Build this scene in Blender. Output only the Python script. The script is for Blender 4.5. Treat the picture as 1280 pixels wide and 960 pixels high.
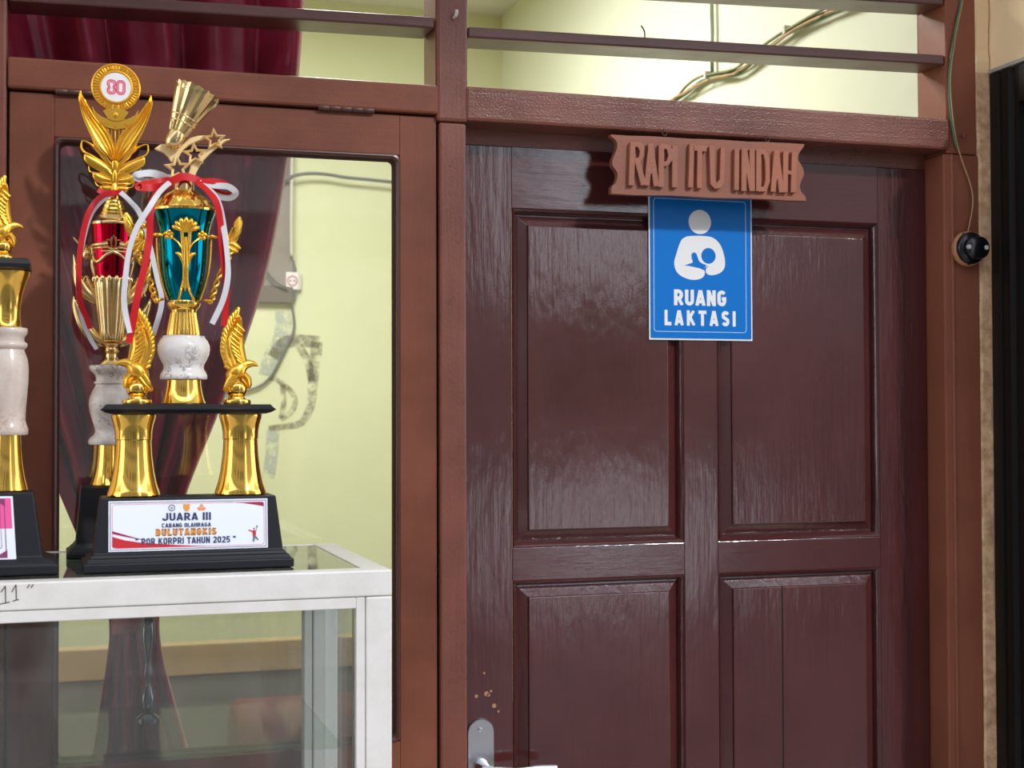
import bpy, bmesh, math, random
from mathutils import Vector, Matrix, noise
random.seed(7)
for o in list(bpy.data.objects): bpy.data.objects.remove(o)
SC = bpy.context.scene
COL = SC.collection
PI = math.pi

# ------------------------------------------------------------------ camera
def make_camera():
    yaw, pitch, roll = math.radians(17.3694), math.radians(1.3198), math.radians(-0.164)
    cy, sy, cp, sp = math.cos(yaw), math.sin(yaw), math.cos(pitch), math.sin(pitch)
    fwd = Vector((sy*cp, cy*cp, sp)); right = Vector((cy, -sy, 0)); up = right.cross(fwd)
    r2 = right*math.cos(roll) + up*math.sin(roll); u2 = -right*math.sin(roll) + up*math.cos(roll)
    cam = bpy.data.cameras.new('camera'); o = bpy.data.objects.new('camera', cam); COL.objects.link(o)
    m = Matrix((r2, u2, -fwd)).transposed().to_4x4(); m.translation = Vector((0, -2.3, 1.6))
    o.matrix_world = m
    cam.sensor_width = 36; cam.lens = 36*1800/1280; cam.clip_start = .05
    cam.dof.use_dof = True; cam.dof.focus_distance = 2.3; cam.dof.aperture_fstop = 8
    SC.camera = o
make_camera()

# ------------------------------------------------------------------ world, sun, exposure
w = bpy.data.worlds.new('sky'); SC.world = w; w.use_nodes = True
nt = w.node_tree
bg = nt.nodes['Background']
tc = nt.nodes.new('ShaderNodeTexCoord'); sx = nt.nodes.new('ShaderNodeSeparateXYZ'); rp = nt.nodes.new('ShaderNodeValToRGB')
nt.links.new(tc.outputs['Generated'], sx.inputs[0]); nt.links.new(sx.outputs['Z'], rp.inputs[0]); nt.links.new(rp.outputs[0], bg.inputs[0])
rp.color_ramp.elements[0].position = 0.0; rp.color_ramp.elements[0].color = (.88, .93, 1.0, 1)
rp.color_ramp.elements[1].position = 0.7; rp.color_ramp.elements[1].color = (.70, .82, 1.0, 1)
bg.inputs[1].default_value = 4.6
sun = bpy.data.lights.new('sun', 'SUN'); so = bpy.data.objects.new('sun', sun); COL.objects.link(so)
sun.energy = 3.0; sun.angle = math.radians(2.5); sun.color = (1, .98, .96)
az, el = math.radians(30), math.radians(34)
so.rotation_euler = Vector((math.sin(az)*math.cos(el), -math.cos(az)*math.cos(el), math.sin(el))).to_track_quat('Z', 'Y').to_euler()
def area(name, loc, target, size, power, color):
    l = bpy.data.lights.new(name, 'AREA'); l.shape = 'RECTANGLE'; l.size, l.size_y = size; l.energy = power; l.color = color
    o = bpy.data.objects.new(name, l); COL.objects.link(o); o.location = loc
    o.rotation_euler = (Vector(loc)-Vector(target)).to_track_quat('Z', 'Y').to_euler()
area('room_fill_light', (.35, 1.3, 3.06), (.35, 1.3, 0), (.9, .9), 108, (1, .985, .94))  # added lamp that brightens the room; no fitting is seen
SC.view_settings.view_transform = 'Standard'; SC.view_settings.look = 'None'; SC.view_settings.gamma = 1
SC.view_settings.use_curve_mapping = False
SC.view_settings.exposure = -0.68

# ------------------------------------------------------------------ materials
def mat_base(name):
    m = bpy.data.materials.new(name); m.use_nodes = True
    return m, m.node_tree, m.node_tree.nodes['Principled BSDF']
def N(nt, t, **k):
    n = nt.nodes.new(t)
    for a, v in k.items():
        if a.startswith('i_'): n.inputs[int(a[2:])].default_value = v
        else: setattr(n, a, v)
    return n
def mapped(nt, scale):
    t = N(nt, 'ShaderNodeTexCoord'); mp = N(nt, 'ShaderNodeMapping'); mp.inputs['Scale'].default_value = scale
    nt.links.new(t.outputs['Object'], mp.inputs['Vector']); return mp.outputs[0]
def noise_tex(nt, vec, scale, detail=4, rough=.6):
    n = N(nt, 'ShaderNodeTexNoise'); n.inputs['Scale'].default_value = scale; n.inputs['Detail'].default_value = detail
    n.inputs['Roughness'].default_value = rough
    nt.links.new(vec, n.inputs['Vector']); return n.outputs['Fac']
def ramp(nt, fac, stops):
    r = N(nt, 'ShaderNodeValToRGB'); e = r.color_ramp.elements
    while len(e) < len(stops): e.new(.5)
    for i, (p, c) in enumerate(stops):
        e[i].position = p; e[i].color = (c[0], c[1], c[2], 1) if hasattr(c, '__len__') else (c, c, c, 1)
    nt.links.new(fac, r.inputs[0]); return r.outputs[0]
def plain(name, col, rough=.5, metal=0., **k):
    m, nt, b = mat_base(name)
    b.inputs['Base Color'].default_value = (*col, 1); b.inputs['Roughness'].default_value = rough; b.inputs['Metallic'].default_value = metal
    for a, v in k.items(): b.inputs[a.replace('_', ' ')].default_value = v
    return m
def paint(name, col, grain='z', rough=.3, bump=.35, var=.25, coarse=1.0, stipple=.5, spec=.5, wave=0.):
    """glossy brushed paint over wood grain running along x or z"""
    m, nt, b = mat_base(name)
    b.inputs['Specular IOR Level'].default_value = spec
    s = {'z': (90, 90, 5), 'x': (5, 90, 90)}[grain]
    g = noise_tex(nt, mapped(nt, s), coarse, 5, .65)
    big = noise_tex(nt, mapped(nt, (1, 1, 1)), 5, 4, .6)
    st = noise_tex(nt, mapped(nt, (1, 1, 1)), 330, 2, .5)
    c0 = tuple(c*(1-var) for c in col); c1 = tuple(min(1, c*(1+var)) for c in col)
    nt.links.new(ramp(nt, big, [(.3, c0), (.7, c1)]), b.inputs['Base Color'])
    nt.links.new(ramp(nt, big, [(.3, rough*.8), (.7, rough*1.3)]), b.inputs['Roughness'])
    mx = N(nt, 'ShaderNodeMath', operation='MULTIPLY_ADD'); mx.inputs[1].default_value = stipple
    nt.links.new(st, mx.inputs[0]); nt.links.new(g, mx.inputs[2])
    bp = N(nt, 'ShaderNodeBump'); bp.inputs['Strength'].default_value = bump; bp.inputs['Distance'].default_value = .0016
    if wave:
        wv = noise_tex(nt, mapped(nt, {'z': (2, 2, .7), 'x': (.7, 2, 2)}[grain]), 9, 3, .6)
        ad = N(nt, 'ShaderNodeMath', operation='MULTIPLY_ADD'); ad.inputs[1].default_value = wave
        nt.links.new(wv, ad.inputs[0]); nt.links.new(mx.outputs[0], ad.inputs[2]); mx = ad
    nt.links.new(mx.outputs[0], bp.inputs['Height']); nt.links.new(bp.outputs[0], b.inputs['Normal'])
    return m
M = {}
DOOR = (.070, .017, .017); FRM = (.165, .052, .029)
M['door_z'] = paint('door_paint_upright', DOOR, 'z', .09, .22, .18, 1.5, .10, spec=.9, wave=3.2)
M['door_x'] = paint('door_paint_level', DOOR, 'x', .09, .22, .18, 1.5, .10, spec=.9, wave=3.2)
M['frame_z'] = paint('frame_paint_upright', (.165, .052, .034), 'z', .28, .3)
M['jamb_z'] = paint('right_jamb_paint', (.26, .085, .049), 'z', .4, .25, .15, spec=.25)
M['frame_x'] = paint('frame_paint_level', (.165, .052, .034), 'x', .28, .4, stipple=.9)
M['sash_z'] = paint('sash_paint_upright', FRM, 'z', .42, .2, spec=.25)
M['sash_x'] = paint('sash_paint_level', FRM, 'x', .42, .2, spec=.25)
M['bead'] = plain('bead_paint', (.07, .022, .017), .3)
M['slat'] = paint('slat_paint', (.105, .04, .034), 'x', .33, .3)
M['sign_wood'] = paint('carved_sign_wood', (.25, .085, .048), 'x', .55, .4, .3)
M['sign_letter'] = paint('carved_letter_wood', (.30, .105, .06), 'x', .55, .35, .25)
M['black'] = plain('black_plastic', (.013, .013, .017), .42, Specular_IOR_Level=.3)
M['black_gloss'] = plain('black_bakelite', (.006, .006, .007), .2)
M['black_paint'] = plain('black_door_paint', (.006, .005, .005), .38, Specular_IOR_Level=.25)
M['gold'] = plain('yellow_gold_plating', (.93, .58, .12), .12, 1)
M['gold_cast'] = plain('cast_gold_paint', (.90, .50, .06), .27, .9)
M['champagne'] = plain('pale_gold_plating', (.80, .58, .27), .2, 1)
M['champagne_matt'] = plain('pale_gold_cast', (.90, .66, .32), .45, .7)
M['teal'] = plain('teal_metallic', (.0, .17, .24), .1, 1)
M['redcup'] = plain('red_metallic', (.52, .004, .03), .12, 1)
M['chrome'] = plain('chrome', (.75, .75, .77), .14, 1)
M['steel'] = plain('satin_steel', (.52, .52, .55), .32, 1)
M['dark_chrome'] = plain('smoked_chrome', (.16, .16, .19), .1, 1)
M['rust'] = plain('rusty_iron', (.10, .05, .035), .6, .6)
M['white'] = plain('white_print', (.80, .80, .80), .4)
M['plaque_white'] = plain('plaque_white', (.80, .83, .92), .3)
M['navy'] = plain('navy_print', (.03, .04, .12), .4)
M['orange'] = plain('orange_print', (.75, .32, .06), .4)
M['brown'] = plain('brown_print', (.25, .09, .02), .4)
M['redprint'] = plain('red_print', (.55, .02, .03), .4)
M['darkred'] = plain('dark_red_print', (.33, .02, .05), .4)
M['greyprint'] = plain('grey_print', (.18, .18, .22), .4)
M['pink'] = plain('pink_print', (.80, .10, .32), .4)
M['plum'] = plain('plum_print', (.22, .04, .13), .4)
M['rose'] = plain('rose_print', (.75, .10, .18), .4)
M['blue'] = plain('sign_blue', (.0, .16, .56), .35, Specular_IOR_Level=.2)
M['blue_line'] = plain('sign_line', (.45, .62, .80), .35)
M['red_satin'] = plain('red_satin', (.52, .010, .014), .45, Specular_IOR_Level=.25)
M['white_satin'] = plain('white_satin', (.60, .585, .61), .4, Specular_IOR_Level=.3)
M['ink'] = plain('marker_ink', (.03, .03, .035), .5)
M['plastic_white'] = plain('socket_plastic', (.62, .60, .55), .4)
M['socket_red'] = plain('socket_ring', (.45, .12, .10), .5)
M['cable_grey'] = plain('grey_cable', (.15, .16, .15), .5)
M['cable_green'] = plain('green_wire', (.035, .17, .09), .45)
M['cable_tan'] = plain('tan_wire', (.42, .27, .13), .5)
M['cable_olive'] = plain('olive_wire', (.22, .22, .10), .5)
M['cable_white'] = plain('white_tube', (.62, .60, .53), .5)
M['disc_wood'] = paint('mounting_disc_wood', (.45, .22, .10), 'x', .55, .3)
M['putty'] = plain('filled_hole', (.40, .20, .11), .7)
def dusty_white():
    m, nt, b = mat_base('cabinet_white_enamel')
    n = noise_tex(nt, mapped(nt, (2, 2, 2)), 9, 5, .7)
    nt.links.new(ramp(nt, n, [(.25, (.62, .585, .54)), (.6, (.70, .675, .65))]), b.inputs['Base Color']); b.inputs['Roughness'].default_value = .38
    return m
M['cab_white'] = dusty_white()
M['cab_grey'] = plain('aluminium_grey', (.78, .81, .83), .4)
def marble(name, a, bcol, vein, scale):
    m, nt, b = mat_base(name)
    v = mapped(nt, (1, 1, 1))
    n1 = noise_tex(nt, v, scale, 6, .65)
    n2 = noise_tex(nt, v, scale*2.2, 8, .6)
    base = ramp(nt, n1, [(.3, bcol), (.65, a)])
    line = ramp(nt, n2, [(.475, 0.), (.497, 1.), (.503, 1.), (.52, 0.)])
    gate = ramp(nt, noise_tex(nt, v, scale*.6, 2), [(.5, 0.), (.62, 1.)])
    mm = N(nt, 'ShaderNodeMath', operation='MULTIPLY'); nt.links.new(line, mm.inputs[0]); nt.links.new(gate, mm.inputs[1])
    mx = N(nt, 'ShaderNodeMix', data_type='RGBA'); nt.links.new(mm.outputs[0], mx.inputs['Factor']); nt.links.new(base, mx.inputs['A'])
    mx.inputs['B'].default_value = (*vein, 1)
    nt.links.new(mx.outputs['Result'], b.inputs['Base Color']); b.inputs['Roughness'].default_value = .22
    return m
M['marble'] = marble('white_marble', (.70, .665, .64), (.58, .53, .50), (.20, .17, .18), 15)
M['marble_b'] = marble('mottled_marble', (.85, .77, .71), (.52, .42, .37), (.22, .16, .15), 30)
M['marble_c'] = marble('cream_marble', (.62, .53, .47), (.48, .38, .32), (.40, .26, .20), 22)
def wall_paint(name, col, dirt, scale=3., bump=.1):
    m, nt, b = mat_base(name)
    n = noise_tex(nt, mapped(nt, (1, 1, 1)), scale, 6, .65)
    nt.links.new(ramp(nt, n, [(.25, dirt), (.6, col)]), b.inputs['Base Color']); b.inputs['Roughness'].default_value = .75
    f = noise_tex(nt, mapped(nt, (1, 1, 1)), 60, 4)
    bp = N(nt, 'ShaderNodeBump'); bp.inputs['Strength'].default_value = bump; bp.inputs['Distance'].default_value = .002
    nt.links.new(f, bp.inputs['Height']); nt.links.new(bp.outputs[0], b.inputs['Normal'])
    return m
M['room_green'] = wall_paint('yellow_green_wall_paint', (.70, .75, .49), (.65, .70, .45))
M['room_pale'] = wall_paint('pale_green_wall_paint', (.76, .80, .64), (.73, .77, .60))
M['tan_wall'] = wall_paint('tan_wall_paint', (.90, .68, .42), (.84, .62, .37))
M['plaster'] = wall_paint('broken_plaster', (.80, .52, .30), (.40, .20, .11), 45, .6)
M['grey_wall'] = wall_paint('grey_render', (.26, .235, .22), (.18, .165, .155), 1.2)
M['tile'] = wall_paint('porch_tiles', (.42, .34, .27), (.35, .28, .22), 2)
M['ground'] = wall_paint('yard_reflector_pale', (.86, .84, .80), (.80, .78, .74), 1)
M['asphalt'] = wall_paint('yard_reflector_dark', (.13, .12, .11), (.10, .095, .09), 1)
M['ceiling'] = wall_paint('ceiling_white', (.75, .75, .70), (.7, .7, .65))
M['board_grey'] = wall_paint('grey_board', (.30, .28, .24), (.24, .22, .19), 4)
M['board_rail'] = plain('board_rail', (.16, .14, .11), .5)
M['desk_tan'] = wall_paint('desk_tan_wood', (.44, .33, .16), (.36, .28, .14), 4)
M['desk_grey'] = wall_paint('desk_grey', (.20, .21, .19), (.16, .17, .15), 4)
M['sofa'] = plain('maroon_leather', (.13, .035, .032), .7, Specular_IOR_Level=.2)
def curtain_mat():
    m, nt, b = mat_base('maroon_satin_curtain')
    n = noise_tex(nt, mapped(nt, (1, 1, 1)), 6, 3)
    nt.links.new(ramp(nt, n, [(.3, (.32, .010, .045)), (.7, (.44, .016, .07))]), b.inputs['Base Color'])
    b.inputs['Roughness'].default_value = .34; b.inputs['Sheen Weight'].default_value = .15
    f = noise_tex(nt, mapped(nt, (1, 1, 1)), 900, 2)
    bp = N(nt, 'ShaderNodeBump'); bp.inputs['Strength'].default_value = .08; bp.inputs['Distance'].default_value = .001
    nt.links.new(f, bp.inputs['Height']); nt.links.new(bp.outputs[0], b.inputs['Normal'])
    return m
M['curtain'] = curtain_mat()
def glass(name, refl, dust, tint=(1, 1, 1), dustcol=(.6, .6, .56), streak=(3, 3, 1)):
    m, nt, b = mat_base(name); nt.nodes.remove(b)
    out = nt.nodes['Material Output']
    tr = N(nt, 'ShaderNodeBsdfTransparent'); tr.inputs[0].default_value = (*tint, 1)
    gl = N(nt, 'ShaderNodeBsdfGlossy'); gl.inputs['Roughness'].default_value = .02
    df = N(nt, 'ShaderNodeBsdfDiffuse'); df.inputs[0].default_value = (*dustcol, 1)
    lw = N(nt, 'ShaderNodeFresnel'); lw.inputs[0].default_value = 1.5
    k = N(nt, 'ShaderNodeMath', operation='MULTIPLY', use_clamp=True); k.inputs[1].default_value = refl; nt.links.new(lw.outputs[0], k.inputs[0])
    n = ramp(nt, noise_tex(nt, mapped(nt, streak), 3, 6, .7), [(.35, dust*.55), (.7, dust*1.5)])
    m1 = N(nt, 'ShaderNodeMixShader'); nt.links.new(n, m1.inputs[0]); nt.links.new(tr.outputs[0], m1.inputs[1]); nt.links.new(df.outputs[0], m1.inputs[2])
    m2 = N(nt, 'ShaderNodeMixShader'); nt.links.new(k.outputs[0], m2.inputs[0]); nt.links.new(m1.outputs[0], m2.inputs[1]); nt.links.new(gl.outputs[0], m2.inputs[2])
    nt.links.new(m2.outputs[0], out.inputs['Surface'])
    return m
M['pane'] = glass('window_glass', 1.6, .018)
M['cab_glass'] = glass('cabinet_glass', 1.6, .085, (.93, .94, .92), (.42, .42, .40), (8, 8, 2))
M['side_glass'] = glass('cabinet_side_glass', .4, .02, (.93, .94, .92))
M['shelf_glass'] = glass('cabinet_shelf_glass', .12, .02, (.93, .95, .92))
M['top_glass'] = glass('cabinet_top_glass', 1.1, .16, (.80, .87, .80), (.50, .53, .46), (4, 4, 4))
def stain_mat():
    m, nt, b = mat_base('damp_stain'); nt.nodes.remove(b); out = nt.nodes['Material Output']
    tr = N(nt, 'ShaderNodeBsdfTransparent'); df = N(nt, 'ShaderNodeBsdfDiffuse'); df.inputs[0].default_value = (.33, .30, .20, 1)
    f = ramp(nt, noise_tex(nt, mapped(nt, (1, 1, 1)), 22, 5, .7), [(.42, .0), (.66, .55)])
    mx = N(nt, 'ShaderNodeMixShader'); nt.links.new(f, mx.inputs[0]); nt.links.new(tr.outputs[0], mx.inputs[1]); nt.links.new(df.outputs[0], mx.inputs[2])
    nt.links.new(mx.outputs[0], out.inputs['Surface']); return m
M['stain'] = stain_mat()
def fade_mat():
    m, nt, b = mat_base('scuffed_filler'); nt.nodes.remove(b); out = nt.nodes['Material Output']
    tr = N(nt, 'ShaderNodeBsdfTransparent'); df = N(nt, 'ShaderNodeBsdfDiffuse'); df.inputs[0].default_value = (.62, .68, .62, 1)
    f = ramp(nt, noise_tex(nt, mapped(nt, (1, 1, 1)), 18, 5, .7), [(.40, .0), (.65, .8)])
    mx = N(nt, 'ShaderNodeMixShader'); nt.links.new(f, mx.inputs[0]); nt.links.new(tr.outputs[0], mx.inputs[1]); nt.links.new(df.outputs[0], mx.inputs[2])
    nt.links.new(mx.outputs[0], out.inputs['Surface']); return m
M['filler'] = fade_mat()

# ------------------------------------------------------------------ mesh helpers
class MB:
    def __init__(s): s.v = []; s.f = []
    def add(s, v, f, mat=None):
        n = len(s.v)
        s.v += [tuple(mat @ Vector(p)) if mat else tuple(p) for p in v]; s.f += [tuple(i+n for i in q) for q in f]; return s
    def box(s, x0, x1, y0, y1, z0, z1, mat=None):
        v = [(x, y, z) for z in (z0, z1) for y in (y0, y1) for x in (x0, x1)]
        return s.add(v, [(0, 2, 3, 1), (4, 5, 7, 6), (0, 1, 5, 4), (2, 6, 7, 3), (0, 4, 6, 2), (1, 3, 7, 5)], mat)
    def rings(s, rings, cap0=True, cap1=True, closed=True, mat=None):
        n = len(rings[0]); v = [p for r in rings for p in r]; f = []
        for i in range(len(rings)-1):
            for j in range(n if closed else n-1):
                k = (j+1) % n; f.append((i*n+j, i*n+k, (i+1)*n+k, (i+1)*n+j))
        if cap0: f.append(tuple(range(n-1, -1, -1)))
        if cap1: f.append(tuple((len(rings)-1)*n+j for j in range(n)))
        return s.add(v, f, mat)
    def lathe(s, prof, seg=32, cx=0, cy=0, mod=None, mat=None):
        R = []
        for k, (r, z) in enumerate(prof):
            R.append([(cx+r*(mod(2*PI*j/seg, z) if mod else 1)*math.cos(2*PI*j/seg), cy+r*(mod(2*PI*j/seg, z) if mod else 1)*math.sin(2*PI*j/seg), z) for j in range(seg)])
        return s.rings(R, mat=mat)
    def sphere(s, c, r, seg=16, rg=10, sc=(1, 1, 1), mat=None):
        R = [[(c[0]+sc[0]*r*math.sin(PI*i/rg)*math.cos(2*PI*j/seg), c[1]+sc[1]*r*math.sin(PI*i/rg)*math.sin(2*PI*j/seg), c[2]-sc[2]*r*math.cos(PI*i/rg)) for j in range(seg)] for i in range(rg+1)]
        R[0] = [tuple(Vector(p)+Vector((1e-6*math.cos(j), 1e-6*math.sin(j), 0))) for j, p in enumerate(R[0])]
        return s.rings(R, False, False, mat=mat)
    def tube(s, path, r, seg=8, mat=None):
        P = [Vector(p) for p in path]; R = []
        rs = r if hasattr(r, '__len__') else [r]*len(P)
        ref = Vector((0, 1, 0))
        for i, p in enumerate(P):
            t = (P[min(i+1, len(P)-1)]-P[max(i-1, 0)]).normalized()
            a = t.cross(ref)
            if a.length < .05: a = t.cross(Vector((1, 0, .3)))
            a.normalize(); b = t.cross(a)
            R.append([tuple(p+rs[i]*(a*math.cos(2*PI*j/seg)+b*math.sin(2*PI*j/seg))) for j in range(seg)])
        return s.rings(R, mat=mat)
    def prism(s, poly, y0, y1, mat=None):
        """outline (x,z) extruded along y; convex or not"""
        n = len(poly); v = [(x, y0, z) for x, z in poly]+[(x, y1, z) for x, z in poly]
        f = [(j, (j+1) % n, n+(j+1) % n, n+j) for j in range(n)]
        from mathutils.geometry import tessellate_polygon
        for t in tessellate_polygon([[Vector((x, 0, z)) for x, z in poly]]):
            f.append(tuple(t)); f.append(tuple(n+i for i in reversed(t)))
        return s.add(v, f, mat)
    def blade(s, path, thick=.004, ridges=0, amp=.0008, y0=0., m=None, back=.3, mat=None, ymid=None):
        """leaf or feather: path of (x, z, halfwidth[, y]); rounded front towards -y"""
        m = m or max(6, ridges*4); R = []
        P = [Vector((p[0], p[1])) for p in path]
        for i, p in enumerate(P):
            t = (P[min(i+1, len(P)-1)]-P[max(i-1, 0)]).normalized(); nx, nz = t.y, -t.x
            w = path[i][2]; yy = y0 + (path[i][3] if len(path[i]) > 3 else 0)
            th = thick*min(1, w/.004+.15); ring = []
            for k in range(m+1):
                u = -1+2*k/m
                y = yy-th*(1-u*u) - (amp*math.cos(PI*ridges*(u+1))*min(1, w/.006) if ridges else 0)
                ring.append((p.x+nx*w*u, y, p.y+nz*w*u))
            for k in range(m-1, 0, -1):
                u = -1+2*k/m
                ring.append((p.x+nx*w*u, yy+th*back*(1-u*u), p.y+nz*w*u))
            R.append(ring)
        return s.rings(R, mat=mat)
    def strip(s, path, wdirs, w, t=.0007, mat=None):
        """ribbon along path (3d), width directions"""
        R = []; P = [Vector(p) for p in path]
        for i, p in enumerate(P):
            d = Vector(wdirs[i] if isinstance(wdirs[0], (tuple, list, Vector)) else wdirs).normalized()
            tn = (P[min(i+1, len(P)-1)]-P[max(i-1, 0)]).normalized(); nn = tn.cross(d)
            nn = nn.normalized() if nn.length > 1e-6 else Vector((0, 1, 0))
            ww = w[i] if hasattr(w, '__len__') else w
            R.append([tuple(p-d*ww+nn*t), tuple(p+d*ww+nn*t), tuple(p+d*ww-nn*t), tuple(p-d*ww-nn*t)])
        return s.rings(R, mat=mat)
    def build(s, name, mat, parent=None, smooth=False, bevel=0, bseg=2, angle=40, loc=None, kind=None, label=None):
        me = bpy.data.meshes.new(name); me.from_pydata(s.v, [], s.f); me.validate()
        bm = bmesh.new(); bm.from_mesh(me)
        bmesh.ops.recalc_face_normals(bm, faces=bm.faces)
        if bevel:
            es = [e for e in bm.edges if len(e.link_faces) == 2 and e.calc_face_angle(0) > math.radians(angle)]
            bmesh.ops.bevel(bm, geom=es, offset=bevel, segments=bseg, affect='EDGES', profile=.5, clamp_overlap=True)
        bm.to_mesh(me); bm.free()
        if smooth:
            me.polygons.foreach_set('use_smooth', [True]*len(me.polygons))
            if smooth is not True: me.set_sharp_from_angle(angle=math.radians(smooth))
        me.materials.append(M[mat] if isinstance(mat, str) else mat)
        o = bpy.data.objects.new(name, me); COL.objects.link(o)
        if parent: o.parent = parent
        if loc: o.location = loc
        if kind: o['kind'] = kind
        if label: o['label'] = label
        return o
def tag(o, label=None, cat=None, group=None, kind=None):
    if label: o['label'] = label
    if cat: o['category'] = cat
    if group: o['group'] = group
    if kind: o['kind'] = kind
    return o
def empty(name, loc, label=None, cat=None, group=None, kind=None, rot=None, parent=None):
    o = bpy.data.objects.new(name, None); COL.objects.link(o); o.location = loc; o.empty_display_size = .05
    if rot: o.rotation_euler = rot
    if parent: o.parent = parent
    return tag(o, label, cat, group, kind)
def dup(o, parent=None, mat=None):
    c = o.copy(); COL.objects.link(c)
    if parent: c.parent = parent
    for ch in list(o.children): dup(ch, c)
    return c
def bez(pts, n=8):
    """smooth curve through points (catmull-rom)"""
    P = [Vector(p) for p in pts]; out = []
    for i in range(len(P)-1):
        a, b, c, d = P[max(i-1, 0)], P[i], P[i+1], P[min(i+2, len(P)-1)]
        for k in range(n):
            t = k/n
            out.append(.5*((2*b)+(-a+c)*t+(2*a-5*b+4*c-d)*t*t+(-a+3*b-3*c+d)*t**3))
    out.append(P[-1]); return [tuple(p) for p in out]
def glyphs(t):
    """bold capitals as centre-line strokes in a box of height 1: char -> (width, strokes)"""
    h = t/2; lo, hi = h, 1-h
    def arc(cx, cy, rx, ry, a0, a1, n=7): return [(cx+rx*math.cos(math.radians(a0+(a1-a0)*k/n)), cy+ry*math.sin(math.radians(a0+(a1-a0)*k/n))) for k in range(n+1)]
    W = .60; l, r_ = h, W-h; m = W/2; q = (W-t)/2
    bowl = lambda y0, y1, x1: [(l, y1), (x1-(y1-y0)/2*.8, y1)] + arc(x1-(y1-y0)/2*.8, (y0+y1)/2, (y1-y0)/2*.8, (y1-y0)/2, 90, -90) + [(l, y0)]
    U = [(l, 1), (l, lo+q)] + arc(m, lo+q, q, q, 180, 360) + [(r_, 1)]
    C = arc(m, hi-q, q, q, 25, 180) + arc(m, lo+q, q, q, 180, 335)
    S = arc(m, hi-.235+h*.5, q, .235-h*.5+0, 20, 180) + [(l+.02, .60), (m, .5), (r_-.02, .40)] + arc(m, lo+.235-h*.5, q, .235-h*.5, 0, -160)
    return {
     'A': (W+.05, [[(h*.8, 0), (m+.025-h*.1, 1)], [(W+.05-h*.8, 0), (m+.025+h*.1, 1)], [(l+.05, .27), (r_, .27)]]),
     'B': (W, [[(l, 0), (l, 1)], bowl(lo, .5+h*.1, r_), bowl(.5-h*.1, hi, r_-.03)]),
     'C': (W, [C]), 'G': (W, [C[:-1]+[(r_, lo+q), (r_, .45)], [(m, .47), (W, .47)]]),
     'H': (W, [[(l, 0), (l, 1)], [(r_, 0), (r_, 1)], [(l, .5), (r_, .5)]]), 'I': (t, [[(h, 0), (h, 1)]]),
     'J': (W*.9, [[(r_-.06, 1), (r_-.06, lo+q)] + arc(m-.06, lo+q, q, q, 0, -190)]),
     'K': (W+.03, [[(l, 0), (l, 1)], [(l, .36), (W-h*.7, 1)], [(l+.16, .50), (W+.03-h*.7, 0)]]),
     'L': (W*.85, [[(l, 1), (l, lo), (W*.85, lo)]]), 'N': (W, [[(l, 0), (l, 1)], [(r_, 0), (r_, 1)], [(l, 1), (r_, 0)]]),
     'O': (W, [arc(m, hi-q, q, q, 0, 180)+arc(m, lo+q, q, q, 180, 360)+[(r_, hi-q)]]), '0': (W*.95, [arc(m-.01, hi-q, q-.01, q, 0, 180)+arc(m-.01, lo+q, q-.01, q, 180, 360)+[(r_-.02, hi-q)]]),
     'P': (W, [[(l, 0), (l, 1)], bowl(.43, hi, r_)]), 'R': (W+.02, [[(l, 0), (l, 1)], bowl(.45, hi, r_), [(m, .45), (W+.02-h*.7, 0)]]),
     'S': (W, [S]), 'T': (W, [[(0, hi), (W, hi)], [(m, 0), (m, 1)]]), 'U': (W, [U]),
     '2': (W*.95, [arc(m-.01, hi-q, q-.01, q, 165, -20)+[(r_-.06, .52), (l, lo), (W*.95, lo)]]),
     '5': (W*.95, [[(W*.9, hi), (l+.03, hi), (l, .52)]+arc(m-.01, .33, q-.01, .30-h*.4, 120, -150)]),
     '"': (t*2, [[(h*.8, .72), (h*.8, 1)], [(t+h, .72), (t+h, 1)]]), ' ': (.26, [])}
def text_mesh(s, x0, x1, z0, z1, t=.2, depth=.0004, gap=.11):
    """bold lettering fitted to a rectangle in the x-z plane, front towards -y at y=0"""
    G = glyphs(t); tot = sum(G[c][0]+gap for c in s)-gap; sx_, sz_ = (x1-x0)/tot, z1-z0
    mb = MB(); cur = 0; n = 0
    for c in s:
        wd, strokes = G[c]
        for st in strokes:
            P = [Vector(p) for p in st]; P = [p for i, p in enumerate(P) if i == 0 or (p-P[i-1]).length > 1e-4]; R = []; n += 1
            for i, p in enumerate(P):
                d0 = (P[i]-P[i-1]).normalized() if i else (P[1]-P[0]).normalized(); d1 = (P[i+1]-P[i]).normalized() if i < len(P)-1 else d0
                nn = Vector((-(d0+d1).y, (d0+d1).x)); nn = nn.normalized() if nn.length > .2 else Vector((-d0.y, d0.x))
                mt_ = 1/max(.5, nn.dot(Vector((-d0.y, d0.x))))
                # keep the stroke weight even when the fitted text is squeezed
                ring = []
                for sg, y in ((1, -depth-.00002*(n % 5)), (-1, -depth-.00002*(n % 5)), (-1, 0), (1, 0)):
                    q = p+nn*(sg*t/2*mt_); ring.append((x0+(cur+q.x)*sx_, y, z0+min(1, max(0, q.y))*sz_))
                R.append(ring)
            mb.rings(R)
        cur += wd+gap
    return mb.v, mb.f
def disc_poly(cx, cz, rx, rz=None, n=24):
    return [(cx+rx*math.cos(2*PI*k/n), cz+(rz or rx)*math.sin(2*PI*k/n)) for k in range(n)]
def rrect(x0, x1, z0, z1, r, n=5):
    out = []
    for (cx, cz, a) in ((x1-r, z1-r, 0), (x0+r, z1-r, 90), (x0+r, z0+r, 180), (x1-r, z0+r, 270)):
        for k in range(n+1):
            t = math.radians(a+90*k/n); out.append((cx+r*math.cos(t), cz+r*math.sin(t)))
    return out
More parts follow.
